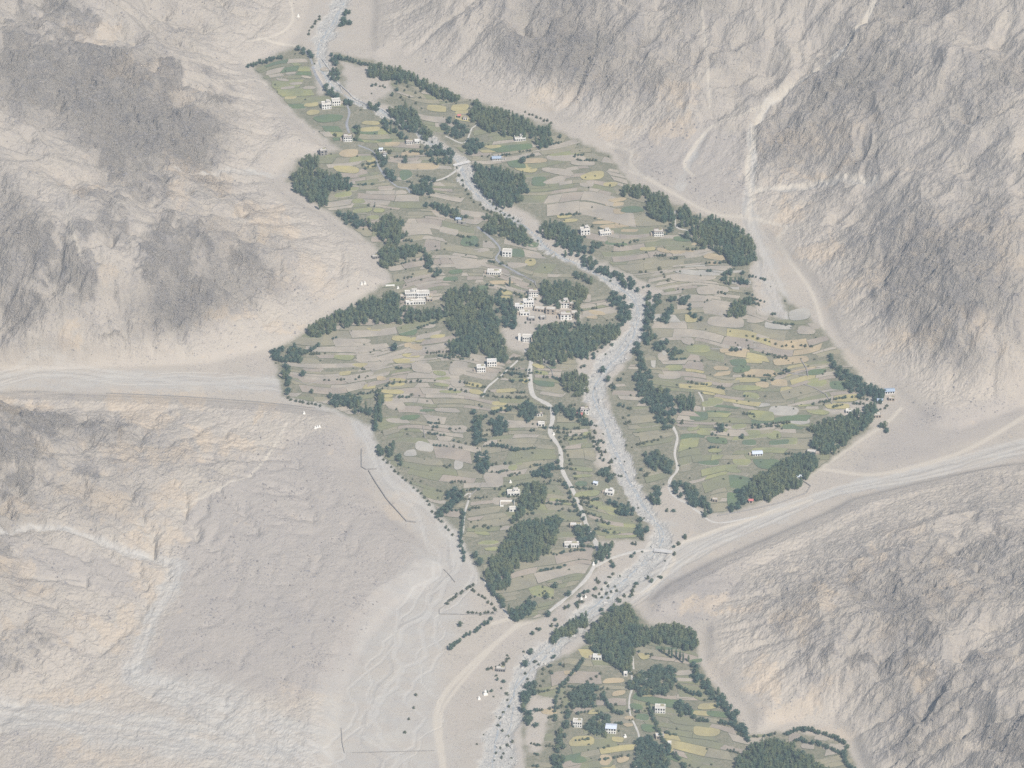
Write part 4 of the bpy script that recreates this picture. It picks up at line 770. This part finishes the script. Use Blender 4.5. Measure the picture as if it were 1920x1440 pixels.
for q, _n in cells:
    cen = q.mean(0); pq = np.c_[to_px(q[:, 0], q[:, 1], floor_z(q[:, 0], q[:, 1]))]
    if not in_farm(pq).any(): continue
    v = q - cen; L = np.linalg.norm(v, axis=1)[:, None]; wy = np.ptp(q[:, 1]); q = cen + v * np.maximum(0.4, 1 - RNG.uniform(0.10, 0.25) / np.maximum(L, 1.0)) * (1, 1 - RNG.uniform(0.1, 0.5) / max(wy, 5))
    pq = np.c_[to_px(q[:, 0], q[:, 1], floor_z(q[:, 0], q[:, 1]))]; inn = in_farm(pq)
    if inn.mean() < 0.45: continue
    if not inn.all(): cen = q[inn].mean(0)
    T_ = np.linspace(0, 1, 15)[1:]; sm = cen[None, None] + (q - cen)[None] * T_[:, None, None]; s2 = sm.reshape(-1, 2)
    g_ = in_farm(np.c_[to_px(s2[:, 0], s2[:, 1], floor_z(s2[:, 0], s2[:, 1]))]).reshape(len(T_), -1); tm = (np.cumprod(g_, 0).sum(0)) / len(T_)
    if tm.max() < 0.5 or (tm < 0.2).mean() > 0.4: continue
    q = cen + (q - cen) * np.maximum(tm, 0.12)[:, None]
    cpx = np.c_[to_px(cen[0:1], cen[1:2], floor_z(cen[0:1], cen[1:2]))]
    if look(RB, cpx)[0]: continue
    x, y = cpx[0]; pool = 'BTPEBTPB'
    w = [(math.hypot(x - zx, y - zy) / zr, zp) for zx, zy, zr, zp in zones]; w = min(w)
    if w[0] < 1.0 and RNG.random() < 0.85: pool = w[1]
    if RNG.random() < 0.07: continue
    u_ = (0.5 + 0.75 * float(perlin(cen[0] / 55, cen[1] / 45, 73)) + RNG.normal(0, 0.16)) % 1.0
    CELLS.append((q, pool[int(u_ * len(pool))], 0.10 + 0.22 * RNG.random(), False))
def field_geo(q, lift):
    cen = q.mean(0); n_ = len(q); zc = float(hz(*cen)); zt = hz(q[:, 0], q[:, 1]); top = 0.6 * zt + 0.4 * zc + lift + 0.10; top = np.maximum(top, zt + 0.06)
    sk = q + (q - cen) / (np.linalg.norm(q - cen, axis=1)[:, None] + 1e-6) * 0.5
    V = np.vstack([np.c_[q, top], np.c_[sk, zt - 0.6], [[cen[0], cen[1], float(np.mean(top))]]]); c_ = 2 * n_
    F = [(i, (i + 1) % n_, c_) for i in range(n_)]; Bk = [(i, n_ + i, n_ + (i + 1) % n_) for i in range(n_)] + [(i, n_ + (i + 1) % n_, (i + 1) % n_) for i in range(n_)]
    return V, F, Bk
def area(q): return 0.5 * abs(np.dot(q[:, 0], np.roll(q[:, 1], 1)) - np.dot(q[:, 1], np.roll(q[:, 0], 1)))
CELLS = [c_ for c_ in CELLS if area(c_[0]) > 9]
CELLS.sort(key=lambda c_: (not c_[3], -area(c_[0])))
CELLS = sorted(CELLS, key=lambda c_: -area(c_[0]) * (2.2 if c_[3] else 1))
keys = list(FM); sV = []; sF = []; sM = []; n_ = 0
for k, (q, key, lift, spc) in enumerate(CELLS):
    if ((np.roll(q[:, 0], -1) - q[:, 0]) * (np.roll(q[:, 1], -1) + q[:, 1])).sum() > 0: q = q[::-1]
    V, F, Bk = field_geo(q, lift)
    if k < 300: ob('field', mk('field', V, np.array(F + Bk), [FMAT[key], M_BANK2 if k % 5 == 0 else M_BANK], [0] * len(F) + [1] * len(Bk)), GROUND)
    else:
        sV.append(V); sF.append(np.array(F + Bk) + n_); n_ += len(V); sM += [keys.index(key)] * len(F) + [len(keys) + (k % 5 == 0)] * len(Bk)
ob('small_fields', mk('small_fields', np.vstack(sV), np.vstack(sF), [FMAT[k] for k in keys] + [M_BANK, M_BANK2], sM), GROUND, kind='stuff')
print('fields', len(CELLS), flush=True)

# ------------------------------------------------------------------ loose stone: river boulders and slope rubble
M_BOUL = simple('river_boulders', (0.47, 0.435, 0.385), (0.30, 0.285, 0.26), 0.35, bump=0.1)
M_RUB = simple('slope_rubble', (0.235, 0.215, 0.205), (0.185, 0.172, 0.17), 0.2, c3=(0.28, 0.245, 0.215))
bi = np.array([(0, 0, 1), (1, 0, 0.1), (0, 1, 0), (-1, 0, 0.1), (0, -1, 0), (0.5, 0.5, 0.72)], float)
bf = np.array([(0, 1, 5), (0, 5, 2), (5, 1, 2), (0, 2, 3), (0, 3, 4), (0, 4, 1)])
def stones(name, pos, size, mat, flat, label):
    n_ = len(pos); r = np.random.default_rng(len(name)); d = bi[None] * r.uniform(0.55, 1.35, (n_, 6, 1)) * size[:, None, None] * np.stack([r.uniform(0.7, 1.4, n_), r.uniform(0.7, 1.3, n_), flat * r.uniform(0.6, 1.3, n_)], -1)[:, None, :]
    a = r.uniform(0, 6.28, n_); c_, s_ = np.cos(a)[:, None], np.sin(a)[:, None]; V = np.stack([d[..., 0] * c_ - d[..., 1] * s_, d[..., 0] * s_ + d[..., 1] * c_, d[..., 2]], -1) + pos[:, None, :]
    F = (bf[None] + (np.arange(n_) * 6)[:, None, None]).reshape(-1, 3); ob(name, mk(name, V.reshape(-1, 3), F, mat), kind='stuff', label=label)
cdf = np.where((river > 0.35) & near)[0]; k = RNG.choice(cdf, 6000); pos = np.c_[gx[k] + RNG.uniform(-1, 1, len(k)), gy[k] + RNG.uniform(-1.2, 1.2, len(k))]; pos = np.c_[pos, hz(pos[:, 0], pos[:, 1]) - 0.15]
stones('river_boulders', pos, RNG.gamma(1.6, 0.36, len(k)) + 0.25, M_BOUL, 0.7, 'pale grey boulders strewn along the riverbed')
wt = (m0 > 2) * (0.10 + dark * 0.5 + 0.8 * purp * (fbm(gx, gy, 30, 3, 88) > 0.1) + 0.5 * np.clip(rough, 0, 1) ** 2) * near * (px0 > -30) * (px0 < 1950) * (py0 > -30) * (py0 < 1470) * (1 - pale) * (1 - warm * 0.6)
wt *= (fbm(gx, gy, 45, 4, 99) > -0.1) + 0.12
k = RNG.choice(len(gx), 24000, p=wt / wt.sum()); pos = np.c_[gx[k] + RNG.uniform(-1, 1, len(k)), gy[k] + RNG.uniform(-1.2, 1.2, len(k))]; pos = np.c_[pos, hz(pos[:, 0], pos[:, 1]) - 0.2]
stones('slope_rubble', pos, np.minimum(RNG.gamma(1.4, 0.28, len(k)) + 0.25, 1.5), M_RUB, 0.8, 'dark broken rock and boulders scattered over the bare slopes')
# ------------------------------------------------------------------ houses, chortens, walls, bridges
M_WHITE = simple('whitewash', (0.86, 0.84, 0.80), (0.70, 0.66, 0.59), 0.5, c3=(0.78, 0.74, 0.66))
M_MUD = simple('mud_plaster', (0.45, 0.375, 0.29), (0.36, 0.30, 0.235), 0.4, bump=0.05)
M_STONE = simple('dry_stone', (0.36, 0.33, 0.29), (0.23, 0.21, 0.19), 0.9, bump=0.15)
M_ROOF = simple('mud_roof', (0.56, 0.51, 0.44), (0.47, 0.43, 0.37), 0.3)
M_PALEROOF = simple('pale_roof', (0.62, 0.59, 0.54), (0.52, 0.49, 0.45), 0.3)
M_BRUSH = simple('brushwood_parapet', (0.20, 0.13, 0.10), (0.13, 0.09, 0.075), 1.2)
M_DARKW = simple('dark_timber', (0.035, 0.028, 0.024), (0.05, 0.04, 0.032), 1.0)
M_BLUE = simple('blue_sheet_roof', (0.36, 0.42, 0.50), (0.31, 0.37, 0.44), 0.5, rough=0.45, spec=0.4)
M_SKYROOF = simple('pale_blue_sheet_roof', (0.60, 0.63, 0.68), (0.53, 0.57, 0.63), 0.5, rough=0.45, spec=0.4)
M_RED = simple('red_sheet_roof', (0.52, 0.17, 0.15), (0.44, 0.15, 0.13), 0.5, rough=0.5)
M_GLASS = simple('window_glass', (0.02, 0.024, 0.028), (0.03, 0.034, 0.04), 0.6, rough=0.15, spec=0.5)
M_FODDER = simple('dry_fodder', (0.33, 0.30, 0.16), (0.26, 0.23, 0.13), 1.5)
M_CONC = simple('concrete', (0.52, 0.50, 0.47), (0.43, 0.41, 0.39), 0.4)
ROOFM = {'m': M_ROOF, 'p': M_PALEROOF, 'b': M_BLUE, 's': M_SKYROOF, 'r': M_RED}; WALLM = {'w': M_WHITE, 'm': M_MUD, 's': M_STONE}
class MB:
    def __init__(s): s.V = []; s.F = []
    def quad(s, *p): n_ = len(s.V); s.V += list(p); s.F.append(tuple(range(n_, n_ + len(p))))
    def box(s, x0, x1, y0, y1, z0, z1):
        n_ = len(s.V); s.V += [(x, y, z) for z in (z0, z1) for x, y in ((x0, y0), (x1, y0), (x1, y1), (x0, y1))]
        s.F += [tuple(n_ + i for i in f) for f in ((0, 3, 2, 1), (4, 5, 6, 7), (0, 1, 5, 4), (1, 2, 6, 5), (2, 3, 7, 6), (3, 0, 4, 7))]
    def mesh(s, name, mat): return mk(name, s.V, s.F, mat)
fr = MB()
for a in ((-0.62, -0.5, 0, 1), (0.5, 0.62, 0, 1), (-0.5, 0.5, -0.10, 0), (-0.66, 0.66, 1, 1.12)): fr.box(a[0], a[1], -0.06, 0.10, a[2], a[3])
WINF = fr.mesh('window', M_DARKW); gl = MB(); gl.box(-0.5, 0.5, 0.13, 0.2, 0, 1); PANE = gl.mesh('pane', M_GLASS)
dr = MB(); dr.box(-0.5, 0.5, 0.10, 0.18, 0, 1); DOOR = dr.mesh('door', M_DARKW)
def body(e, w, d, z0, z1, rows, mat, name='wall', y0=0.0, x0=0.0, door=False, pname=True):
    """Four walls with real openings in the front; rows: list of (sill height, opening height, number, opening width)."""
    m = MB(); xl, xr, yf, yb = x0 - w / 2, x0 + w / 2, y0 - d / 2, y0 + d / 2; zb = z0
    for zs, oh, nn, ow in rows:
        m.quad((xl, yf, zb), (xr, yf, zb), (xr, yf, zs), (xl, yf, zs)); xs_ = [xl]; cen = [xl + w * (i + 0.5) / nn for i in range(nn)]
        for c_ in cen: xs_ += [c_ - ow / 2, c_ + ow / 2]
        xs_.append(xr)
        for i in range(0, len(xs_), 2): m.quad((xs_[i], yf, zs), (xs_[i + 1], yf, zs), (xs_[i + 1], yf, zs + oh), (xs_[i], yf, zs + oh))
        for i, c_ in enumerate(cen):
            a, b, t, u = c_ - ow / 2, c_ + ow / 2, yf, yf + 0.3
            m.quad((a, t, zs), (a, t, zs + oh), (a, u, zs + oh), (a, u, zs)); m.quad((b, t, zs), (b, u, zs), (b, u, zs + oh), (b, t, zs + oh))
            m.quad((a, t, zs), (a, u, zs), (b, u, zs), (b, t, zs)); m.quad((a, t, zs + oh), (b, t, zs + oh), (b, u, zs + oh), (a, u, zs + oh)); m.quad((a, u, zs), (a, u, zs + oh), (b, u, zs + oh), (b, u, zs))
            isd = door and zs - z0 < 1.9 and i == nn // 2
            wn = ob('door' if isd else 'window', DOOR if isd else WINF, e, (c_, yf, zs), 0, (ow, 1, oh))
            if not isd: ob('pane', PANE, wn)
        zb = zs + oh
    m.quad((xl, yf, zb), (xr, yf, zb), (xr, yf, z1), (xl, yf, z1))
    m.quad((xr, yf, z0), (xr, yb, z0), (xr, yb, z1), (xr, yf, z1)); m.quad((xr, yb, z0), (xl, yb, z0), (xl, yb, z1), (xr, yb, z1)); m.quad((xl, yb, z0), (xl, yf, z0), (xl, yf, z1), (xl, yb, z1))
    ob(name, m.mesh(name, mat), e)
def parapet(e, w, d, z, mat, y0=0.0, x0=0.0, hh=0.45, o=0.06):
    m = MB(); t = 0.35; w += 2 * o; d += 2 * o
    m.box(x0 - w / 2, x0 + w / 2, y0 - d / 2, y0 - d / 2 + t, z, z + hh); m.box(x0 - w / 2, x0 + w / 2, y0 + d / 2 - t, y0 + d / 2, z, z + hh)
    m.box(x0 - w / 2, x0 - w / 2 + t, y0 - d / 2 + t, y0 + d / 2 - t, z, z + hh); m.box(x0 + w / 2 - t, x0 + w / 2, y0 - d / 2 + t, y0 + d / 2 - t, z, z + hh); ob('parapet', m.mesh('parapet', mat), e)
def flat_roof(e, w, d, z, mat, y0=0.0, x0=0.0):
    m = MB(); m.box(x0 - w / 2 - 0.03, x0 + w / 2 + 0.03, y0 - d / 2 - 0.03, y0 + d / 2 + 0.03, z - 0.02, z + 0.14); ob('roof', m.mesh('roof', mat), e)
def gable_roof(e, w, d, z, mat, y0=0.0, x0=0.0, rise=1.1):
    m = MB(); a, b, c_, f = x0 - w / 2 - 0.5, x0 + w / 2 + 0.5, y0 - d / 2 - 0.6, y0 + d / 2 + 0.6; t = 0.12
    for k in (0, t): m.V += [(a, c_, z + k), (b, c_, z + k), (b, y0, z + rise + k), (a, y0, z + rise + k), (a, f, z + k), (b, f, z + k)]
    m.F += [(6, 7, 8, 9), (9, 8, 11, 10), (0, 3, 2, 1), (3, 4, 5, 2), (0, 1, 7, 6), (5, 4, 10, 11), (0, 6, 9, 3), (3, 9, 10, 4), (1, 2, 8, 7), (2, 5, 11, 8)]; ob('roof', m.mesh('roof', mat), e)
HOUSES = [t.split('|') for t in """612,205|11.5|8|2|8|wm|4|left one of two paired white houses above the upper stream|u
630,199|10|8|2|10|wm|4|right one of two paired white houses above the upper stream|
652,266|10.5|8|2|4|wm|4|square two-storey white house at the left slope's foot|
606,292|9|7|2|20|sm|2|ruined stone building against the left slope|
768,271|9|6|1|6|wm|4|left block of the low white farm row beside the upper stream|
782,270|6|5|1|2|wp|2|right block of the low white farm row beside the upper stream|
722,296|5|5|2|0|wm|2|narrow white house below the dark roadside strip|
714,285|4|3.5|1|10|ws|1|tiny blue-white hut beside the grey road|
975,265|13|8|1|6|wm|6|long white house below the broad upper wood|u
931,302|10.5|6|1|4|wb|5|white house with blue sheet roof above the big wood|
943,301|5|4|1|4|wm|2|small white annex right of the blue-roofed upper house|
861,222|3.5|3|1|0|mr|1|tiny red-roofed shed among the upper yellow fields|
872,226|5|4|1|10|wm|2|small white shed beside the tiny red-roofed shed|
889,227|4|4|1|0|mm|1|small mud hut at the broad upper wood's edge|
860,416|6|5|1|-8|wb|2|blue-roofed white hut below the scrubby trees|
866,421|9|3|1|-10|sm|1|low stone byre in front of the blue-roofed hut|
951,482|11|8|2|-6|wm|3|white house with big black windows inside the road bend|
926,516|15|8|1|-4|wm|6|long low white compound on the pale central fields|
936,514|5|5|1|-4|wp|2|white end room of the long low compound|
1097,441|11|8|2|8|wm|3|left one of two hillside houses right of the middle stream|u
1135,442|13|8|1|10|wm|6|right one of two hillside houses right of the middle stream|u
1235,444|11.5|8|2|2|wm|5|white house with tall black windows left of the largest right wood|
1305,420|9|6|1|5|sm|2|stone building squeezed between the two right-hand woods|
1280,424|6|4|1|0|sm|1|low stone byre below the small right wood|
704,486|8|5|1|20|sm|3|ruined stone hut left of the rounded grove|
772,560|16|8|2|3|wm|7|left wing of the long white monastery-like building in the great grove|u
793,560|15|8|2|3|wm|6|right wing of the long white monastery-like building in the great grove|
784,571|17|6|1|3|wm|6|low front range of the long white building in the great grove|
768,572|9|5|1|3|wp|2|terraced corner room of the long white building in the great grove|
805,566|7|7|1|10|mm|2|yellowish mud annex at the long white building's right end|
756,561|7|5|1|5|mm|2|broken mud outbuilding at the long white building's left end|
1000,557|11|8|2|4|wm|4|topmost white house of the village cluster|
991,576|12|8|2|2|wp|4|white two-storey house below the topmost village house|u
974,584|10|7|2|0|wp|4|white house with overhanging pale roof at the cluster's left|
984,592|11|6|1|2|wm|3|low pale house at the village cluster's lower left|
1012,585|12|8|1|-14|mm|3|low brown mud house in the village cluster's middle|
1033,590|11|7|2|-10|mm|2|plain mud house at the village cluster's centre right|
1057,578|13|8|2|3|wm|4|large white house at the village cluster's upper right|u
1074,579|8|7|2|4|mm|3|brown house at the village cluster's far right|
1061,600|13|9|2|4|wm|3|large white house at the village cluster's lower right|
1076,597|8|7|2|6|mm|2|mud wing beside the large white lower-right village house|
997,602|8|6|1|0|sm|2|small stone hut below the village cluster|
1018,600|7|5|1|12|sm|1|low stone ruin below the village cluster's middle|
988,642|10|7|2|0|wm|4|white cube house with eight windows below the village|
974,639|3|4|2|0|wm|0|narrow white tower beside the eight-windowed cube house|
902,699|10|7|2|4|wp|4|left lower one of two white houses under the great grove|
922,688|11|7|2|4|wp|4|right upper one of two white houses under the great grove|
1028,682|12|7|1|-6|sm|3|rough stone house at the top of the main road|
1107,637|4|4|1|0|wp|1|tiny white hut inside the village's lower grove|
1096,777|9|6|2|0|wm|3|white house on the riverbank beside the red roof|
1088,783|7|5|1|0|wr|2|small house with red roof near the river|
1012,781|7|5|1|6|wm|2|small white hut left of the main road bend|
1015,800|7|5|1|4|wm|2|lower small white hut left of the main road|
963,930|14|8|1|4|wm|4|wide white house with raised roof room beside the light grove|u
962,960|8|6|1|0|wm|2|pale hut below the walled yard at the light grove|
906,862|9|6|1|0|mp|3|cream-roofed hut hidden in the hedge trees|
1143,929|9.5|7|1|-16|wp|3|white house on the riverbank terrace|u
1117,911|4.5|3.5|1|-20|ws|1|tiny white hut above the riverbank terrace house|
1080,991|13|7|1|-4|mp|4|house with broad tan roof beside the lower main road|
1072,1027|16|7|1|2|wm|6|long low white building near the road junction|
1386,658|7|3.5|1|2|sm|2|low brown byre below the two small wall trees|
1420,856|11|7|1|6|ws|4|white house with pale blue roof among the bright green plots|
1592,776|7|5|1|-6|wp|2|white house at the eastern wood's upper edge|
1668,739|11|7|1|6|wb|4|blue-roofed house at the eastern tip of the fields|
1650,756|6|4.5|1|0|wb|2|small blue-roofed hut at the eastern belt's end|
1672,752|7|4|1|0|mm|2|mud shed below the blue-roofed eastern house|
1642,784|12|7|1|2|mm|4|tan flat house below the eastern huts|
1566,796|10|6|1|0|mp|2|tan-roofed house half hidden in the eastern wood|
1522,853|10|6|1|-10|sm|3|stone house between the two eastern woods|
1498,899|5|4|1|10|ws|1|tiny white hut at the right end of the long wood|
1441,935|4|3.5|1|0|ws|1|tiny white hut below the long wood|
1408,944|4.5|3.5|1|0|mr|1|tiny red-roofed hut beside the round green plot|
1341,942|6|4|1|-10|mm|2|small brown hut right of the dark track-corner belt|
1238,1338|11|8|2|-4|wm|4|white two-storey house right of the lower lane|
1146,1376|11|9|2|-6|ws|4|white house with pale blue roof in the lower village|
1083,1364|9.5|7|2|-6|wm|4|white house at the left of the lower village|
1120,1238|9.5|7|1|-4|wp|3|pale hut below the lower village's head wood|
1213,1283|9|6|1|0|sm|3|stone house above the gold plots in the lower village|
1237,1386|9|7|1|8|mp|2|pale brown mud house at the diagonal hedge right of the lower lane|
939,1260|10|6|1|-6|sm|4|grey stone hut on the gravel fan|
1173,1268|4|4|1|0|wp|1|tiny pale hut beside the lower lane|
1148,1172|4|3|1|0|mr|1|tiny red-roofed hut in the lower village's head wood|
1255,1398|4|3|1|0|wm|1|tiny white shed at the lower lane's clump|""".split('\n')]
hpos = hit([float(t[0].split(',')[0]) for t in HOUSES], [float(t[0].split(',')[1]) for t in HOUSES])
for t, p in zip(HOUSES, hpos):
    w, d, st, yaw = float(t[1]) * 0.85, float(t[2]) * 0.8, int(t[3]), float(t[4]); wm, rf = WALLM[t[5][0]], t[5][1]; nw = int(t[6]); H = st * 2.7 + 0.3
    e = ob('house', None, None, (p[0], p[1] + d / 2, p[2] + 0.1), math.radians(yaw), label=t[7], category='house'); e.empty_display_size = 1
    rows = []; ow = min(1.5, w / max(nw, 1) * 0.52)
    for s_ in range(st):
        big_ = s_ == st - 1
        if nw and (big_ or st == 1 or nw > 1): rows.append((0.75 + 2.7 * s_, 1.55 if big_ else 1.15, nw, ow if big_ else ow * 0.75))
    body(e, w, d, -2.0, H, rows, wm, door=nw > 2)
    if rf in 'bsr': gable_roof(e, w, d, H + 0.02, ROOFM[rf])
    else: flat_roof(e, w, d, H, ROOFM[rf]); parapet(e, w, d, H + 0.14, M_BRUSH if (t[5][0] == 'w' and rf == 'm' and len(t[7]) % 3 == 0) else wm)
    if t[8] == 'u':
        uw = w * 0.38; body(e, uw, d * 0.55, H + 0.14, H + 2.6, [(H + 0.9, 1.1, 2, 1.0)], wm, 'upper_room', d * 0.18, w * 0.18); flat_roof(e, uw, d * 0.55, H + 2.6, ROOFM[rf] if rf in 'mp' else M_ROOF, d * 0.18, w * 0.18)
    nl_ = len(t[7])
    if rf in 'mp' and nl_ % 2 == 0 and t[8] != 'u':          # fodder drying on the flat roof
        fw_, fd_ = w * 0.34, d * 0.3; m = MB(); x_ = (-1) ** nl_ * w * 0.2; m.box(x_ - fw_ / 2, x_ + fw_ / 2, d * 0.1, d * 0.1 + fd_, H + 0.143, H + 0.75); ob('fodder_stack', m.mesh('fodder_stack', M_FODDER), e)
    if w > 8 and nl_ % 3 != 1:                                # lean-to byre at the side
        bw_ = 3.2; s_ = 1 if nl_ % 2 else -1; m = MB(); xb = s_ * (w / 2 + bw_ / 2 + 0.003); m.box(xb - bw_ / 2, xb + bw_ / 2, -d * 0.15, d * 0.42, -1.5, 2.1); ob('lean_to', m.mesh('lean_to', M_MUD), e)
# chortens: stepped plinth, dome, spire
def lathe(prof, n_=10):
    V = [(r_ * math.cos(6.2832 * i / n_), r_ * math.sin(6.2832 * i / n_), z) for r_, z in prof for i in range(n_)]
    return V, [(j * n_ + i, j * n_ + (i + 1) % n_, (j + 1) * n_ + (i + 1) % n_, (j + 1) * n_ + i) for j in range(len(prof) - 1) for i in range(n_)]
cb = MB(); cb.box(-1.3, 1.3, -1.3, 1.3, -0.8, 0.9); cb.box(-1.0, 1.0, -1.0, 1.0, 0.9, 1.3); cb.box(-0.75, 0.75, -0.75, 0.75, 1.3, 1.6); CBASE = cb.mesh('base', M_WHITE)
v_, f_ = lathe([(0.55, 1.6), (0.8, 2.1), (0.82, 2.5), (0.6, 2.9), (0.3, 3.05)]); CDOME = mk('dome', v_, f_, M_WHITE); v_, f_ = lathe([(0.25, 3.0), (0.2, 3.5), (0.1, 4.2), (0.01, 4.6)], 8); CSPIRE = mk('spire', v_, f_, M_PALEROOF)
for xy, s_, lab in (('910,1302', 1.5, 'larger one of two white chortens on the lower gravel fan'), ('898,1311', 1.0, 'smaller one of two white chortens on the lower gravel fan'), ('570,776', 0.9, 'small white chorten above the left wash road'),
  ('591,803', 0.8, 'leftmost chorten of the tiny white row on the left slope'), ('595,802', 0.8, 'middle chorten of the tiny white row on the left slope'), ('599,801', 0.8, 'rightmost chorten of the tiny white row on the left slope'),
  ('559,31', 1.0, 'white chorten by the far top track'), ('1038,815', 0.9, 'white chorten beside the main road'), ('1113,1059', 1.0, 'white chorten at the road junction'), ('1090,1124', 0.9, 'left one of two white chortens on the gravel road edge'),
  ('1098,1120', 0.8, 'right one of two white chortens on the gravel road edge'), ('678,533', 0.9, 'left one of two white chortens on the left slope'), ('684,532', 0.9, 'right one of two white chortens on the left slope'), ('957,905', 0.9, 'white chorten above the wide white house'),
  ('1172,1382', 1.0, 'white chorten right of the pale blue-roofed lower house'), ('746,541', 0.9, 'white chorten at the great grove\'s upper edge'), ('1075,772', 0.7, 'tiny white chorten in the trees by the red roof')):
    p = hit(*map(float, xy.split(',')))[0]; e = ob('chorten', None, None, p, 0.2, (s_, s_, s_), label=lab, category='chorten')
    ob('base', CBASE, e); ob('dome', CDOME, e); ob('spire', CSPIRE, e)
# walls
def wall(ln, hgt, th, mat, label, closed=False):
    q = P(ln); q = hit(q[:, 0], q[:, 1])[:, :2]
    if closed: q = np.vstack([q, q[:1]])
    d_ = [q[0]]
    for a, b in zip(q[:-1], q[1:]):
        n_ = max(1, int(np.linalg.norm(b - a) / 5)); d_ += [a + (b - a) * i / n_ for i in range(1, n_ + 1)]
    q = np.array(d_); t = np.gradient(q, axis=0); t /= np.linalg.norm(t, axis=1)[:, None] + 1e-9; nn = np.c_[-t[:, 1], t[:, 0]] * th / 2; z = hz(q[:, 0], q[:, 1]); hv = hgt * (1 + 0.18 * perlin(q[:, 0] / 5, q[:, 1] / 5, 4))
    V = np.stack([np.c_[q - nn, z - 0.8], np.c_[q - nn * 0.8, z + hv], np.c_[q + nn * 0.8, z + hv], np.c_[q + nn, z - 0.8]], 1).reshape(-1, 3)
    F = [(4 * i + j, 4 * i + j + 1, 4 * i + j + 5, 4 * i + j + 4) for i in range(len(q) - 1) for j in range(3)] + [(0, 3, 2, 1), (4 * len(q) - 4, 4 * len(q) - 3, 4 * len(q) - 2, 4 * len(q) - 1)]
    ob('stone_wall', mk('stone_wall', V, F, mat), label=label, category='wall')
for ln, hgt, th, mat, lab in (("678,842 678,876 686,881 706,880", 1.2, 0.8, M_STONE, 'hooked stone wall beside the left wash'), ("691,883 706,908 726,938 762,978 780,980", 1.4, 1.0, M_STONE, 'long straight stone embankment beside the left wash'),
  ("200,738 300,742 400,748 480,754 592,766", 1.0, 0.9, M_STONE, 'long low wall along the left wash road'), ("884,1098 850,1122 824,1143 824,1152 870,1153 930,1152", 1.0, 0.8, M_STONE, 'triangular dry wall on the lower gravel fan'),
  ("832,1068 842,1078 853,1092", 0.9, 0.8, M_STONE, 'short slanting wall on the lower gravel fan'), ("604,112 618,132 625,150 640,162 662,184 690,198 716,206 728,214", 1.4, 0.9, M_CONC, 'pale flood wall along the upper stream'),
  ("1502,900 1520,912 1512,925 1462,944 1400,958 1346,968", 1.2, 0.9, M_STONE, 'stone wall below the long wood by the right wash'), ("1464,694 1485,702 1512,704", 1.3, 0.9, M_STONE, 'pale terrace wall among the right-hand fields'),
  ("1502,676 1512,692 1515,706", 1.3, 1.0, M_STONE, 'stony hedge bank beside the right green plots'), ("1508,722 1525,728 1548,740 1560,758", 1.2, 0.9, M_STONE, 'curved stone bank above the ripe east plots'), ("706,815 760,808 800,805", 0.9, 0.7, M_STONE, 'low terrace wall across the left lower fields') if False else ("793,800 797,822", 0.9, 0.8, M_STONE, 'short upright stone bank on the lower left terraces'),
  ("938,942 938,950 944,950", 1.8, 0.6, M_WHITE, 'white left side wall of the yard below the wide white house'), ("938,941 964,941 964,948", 1.8, 0.6, M_WHITE, 'white back wall of the yard below the wide white house'),
  ("962,556 978,545 1004,548", 1.4, 0.6, M_STONE, 'pale orchard wall above the village houses'), ("1002,530 1006,540 1003,528 985,520 960,512", 1.0, 0.6, M_STONE, 'pale lane wall leading to the village') , ("878,932 900,914 905,905", 0.9, 0.7, M_STONE, 'low bank by the lower left lane'),
  ("1018,682 1034,694 1038,708", 1.2, 0.8, M_STONE, 'stone wall right of the main road top'), ("545,710 575,722 600,715", 0.8, 0.7, M_STONE, 'low field wall inside the left corner fields'), ("1330,655 1400,652 1450,656", 0.8, 0.7, M_STONE, 'long field wall below the pale right flats'),
  ("723,537 740,536", 1.6, 1.2, M_WHITE, 'short white prayer wall at the left slope foot'), ("640,1365 642,1395 646,1412", 0.8, 0.8, M_STONE, 'thin dark wall on the bottom fan'), ("660,1412 740,1410 815,1408", 0.7, 0.8, M_STONE, 'long low wall across the bottom fan')):
    wall(ln, hgt, th, mat, lab)
def bridge(a, b, wid, up, label):
    p = hit([a[0], b[0]], [a[1], b[1]]); A_, B_ = p; L = math.hypot(*(B_ - A_)[:2]); e = ob('bridge', None, None, ((A_ + B_) / 2).tolist()[:2] + [max(A_[2], B_[2]) + up], math.atan2(B_[1] - A_[1], B_[0] - A_[0]), label=label, category='bridge')
    m = MB(); m.box(-L / 2 - 1, L / 2 + 1, -wid / 2, wid / 2, -0.35, 0); ob('deck', m.mesh('deck', M_CONC), e)
    for s_ in (-1, 1):
        m = MB(); y = s_ * (wid / 2 - 0.15); m.box(-L / 2 - 1, L / 2 + 1, y - 0.14, y + 0.14, 0.003, 0.75); ob('parapet', m.mesh('parapet', M_PALEROOF), e)
        m = MB(); x = s_ * (L / 2 - 0.3); m.box(x - 1.0, x + 1.0, -wid / 2 + 0.1, wid / 2 - 0.1, -5, -0.353); ob('abutment', m.mesh('abutment', M_STONE), e)
bridge((1228, 1034), (1258, 1036), 4.6, 0.7, 'pale concrete road bridge over the lower riverbed')
bridge((852, 311), (880, 304), 3.2, 0.6, 'pale footbridge over the upper riverbed')
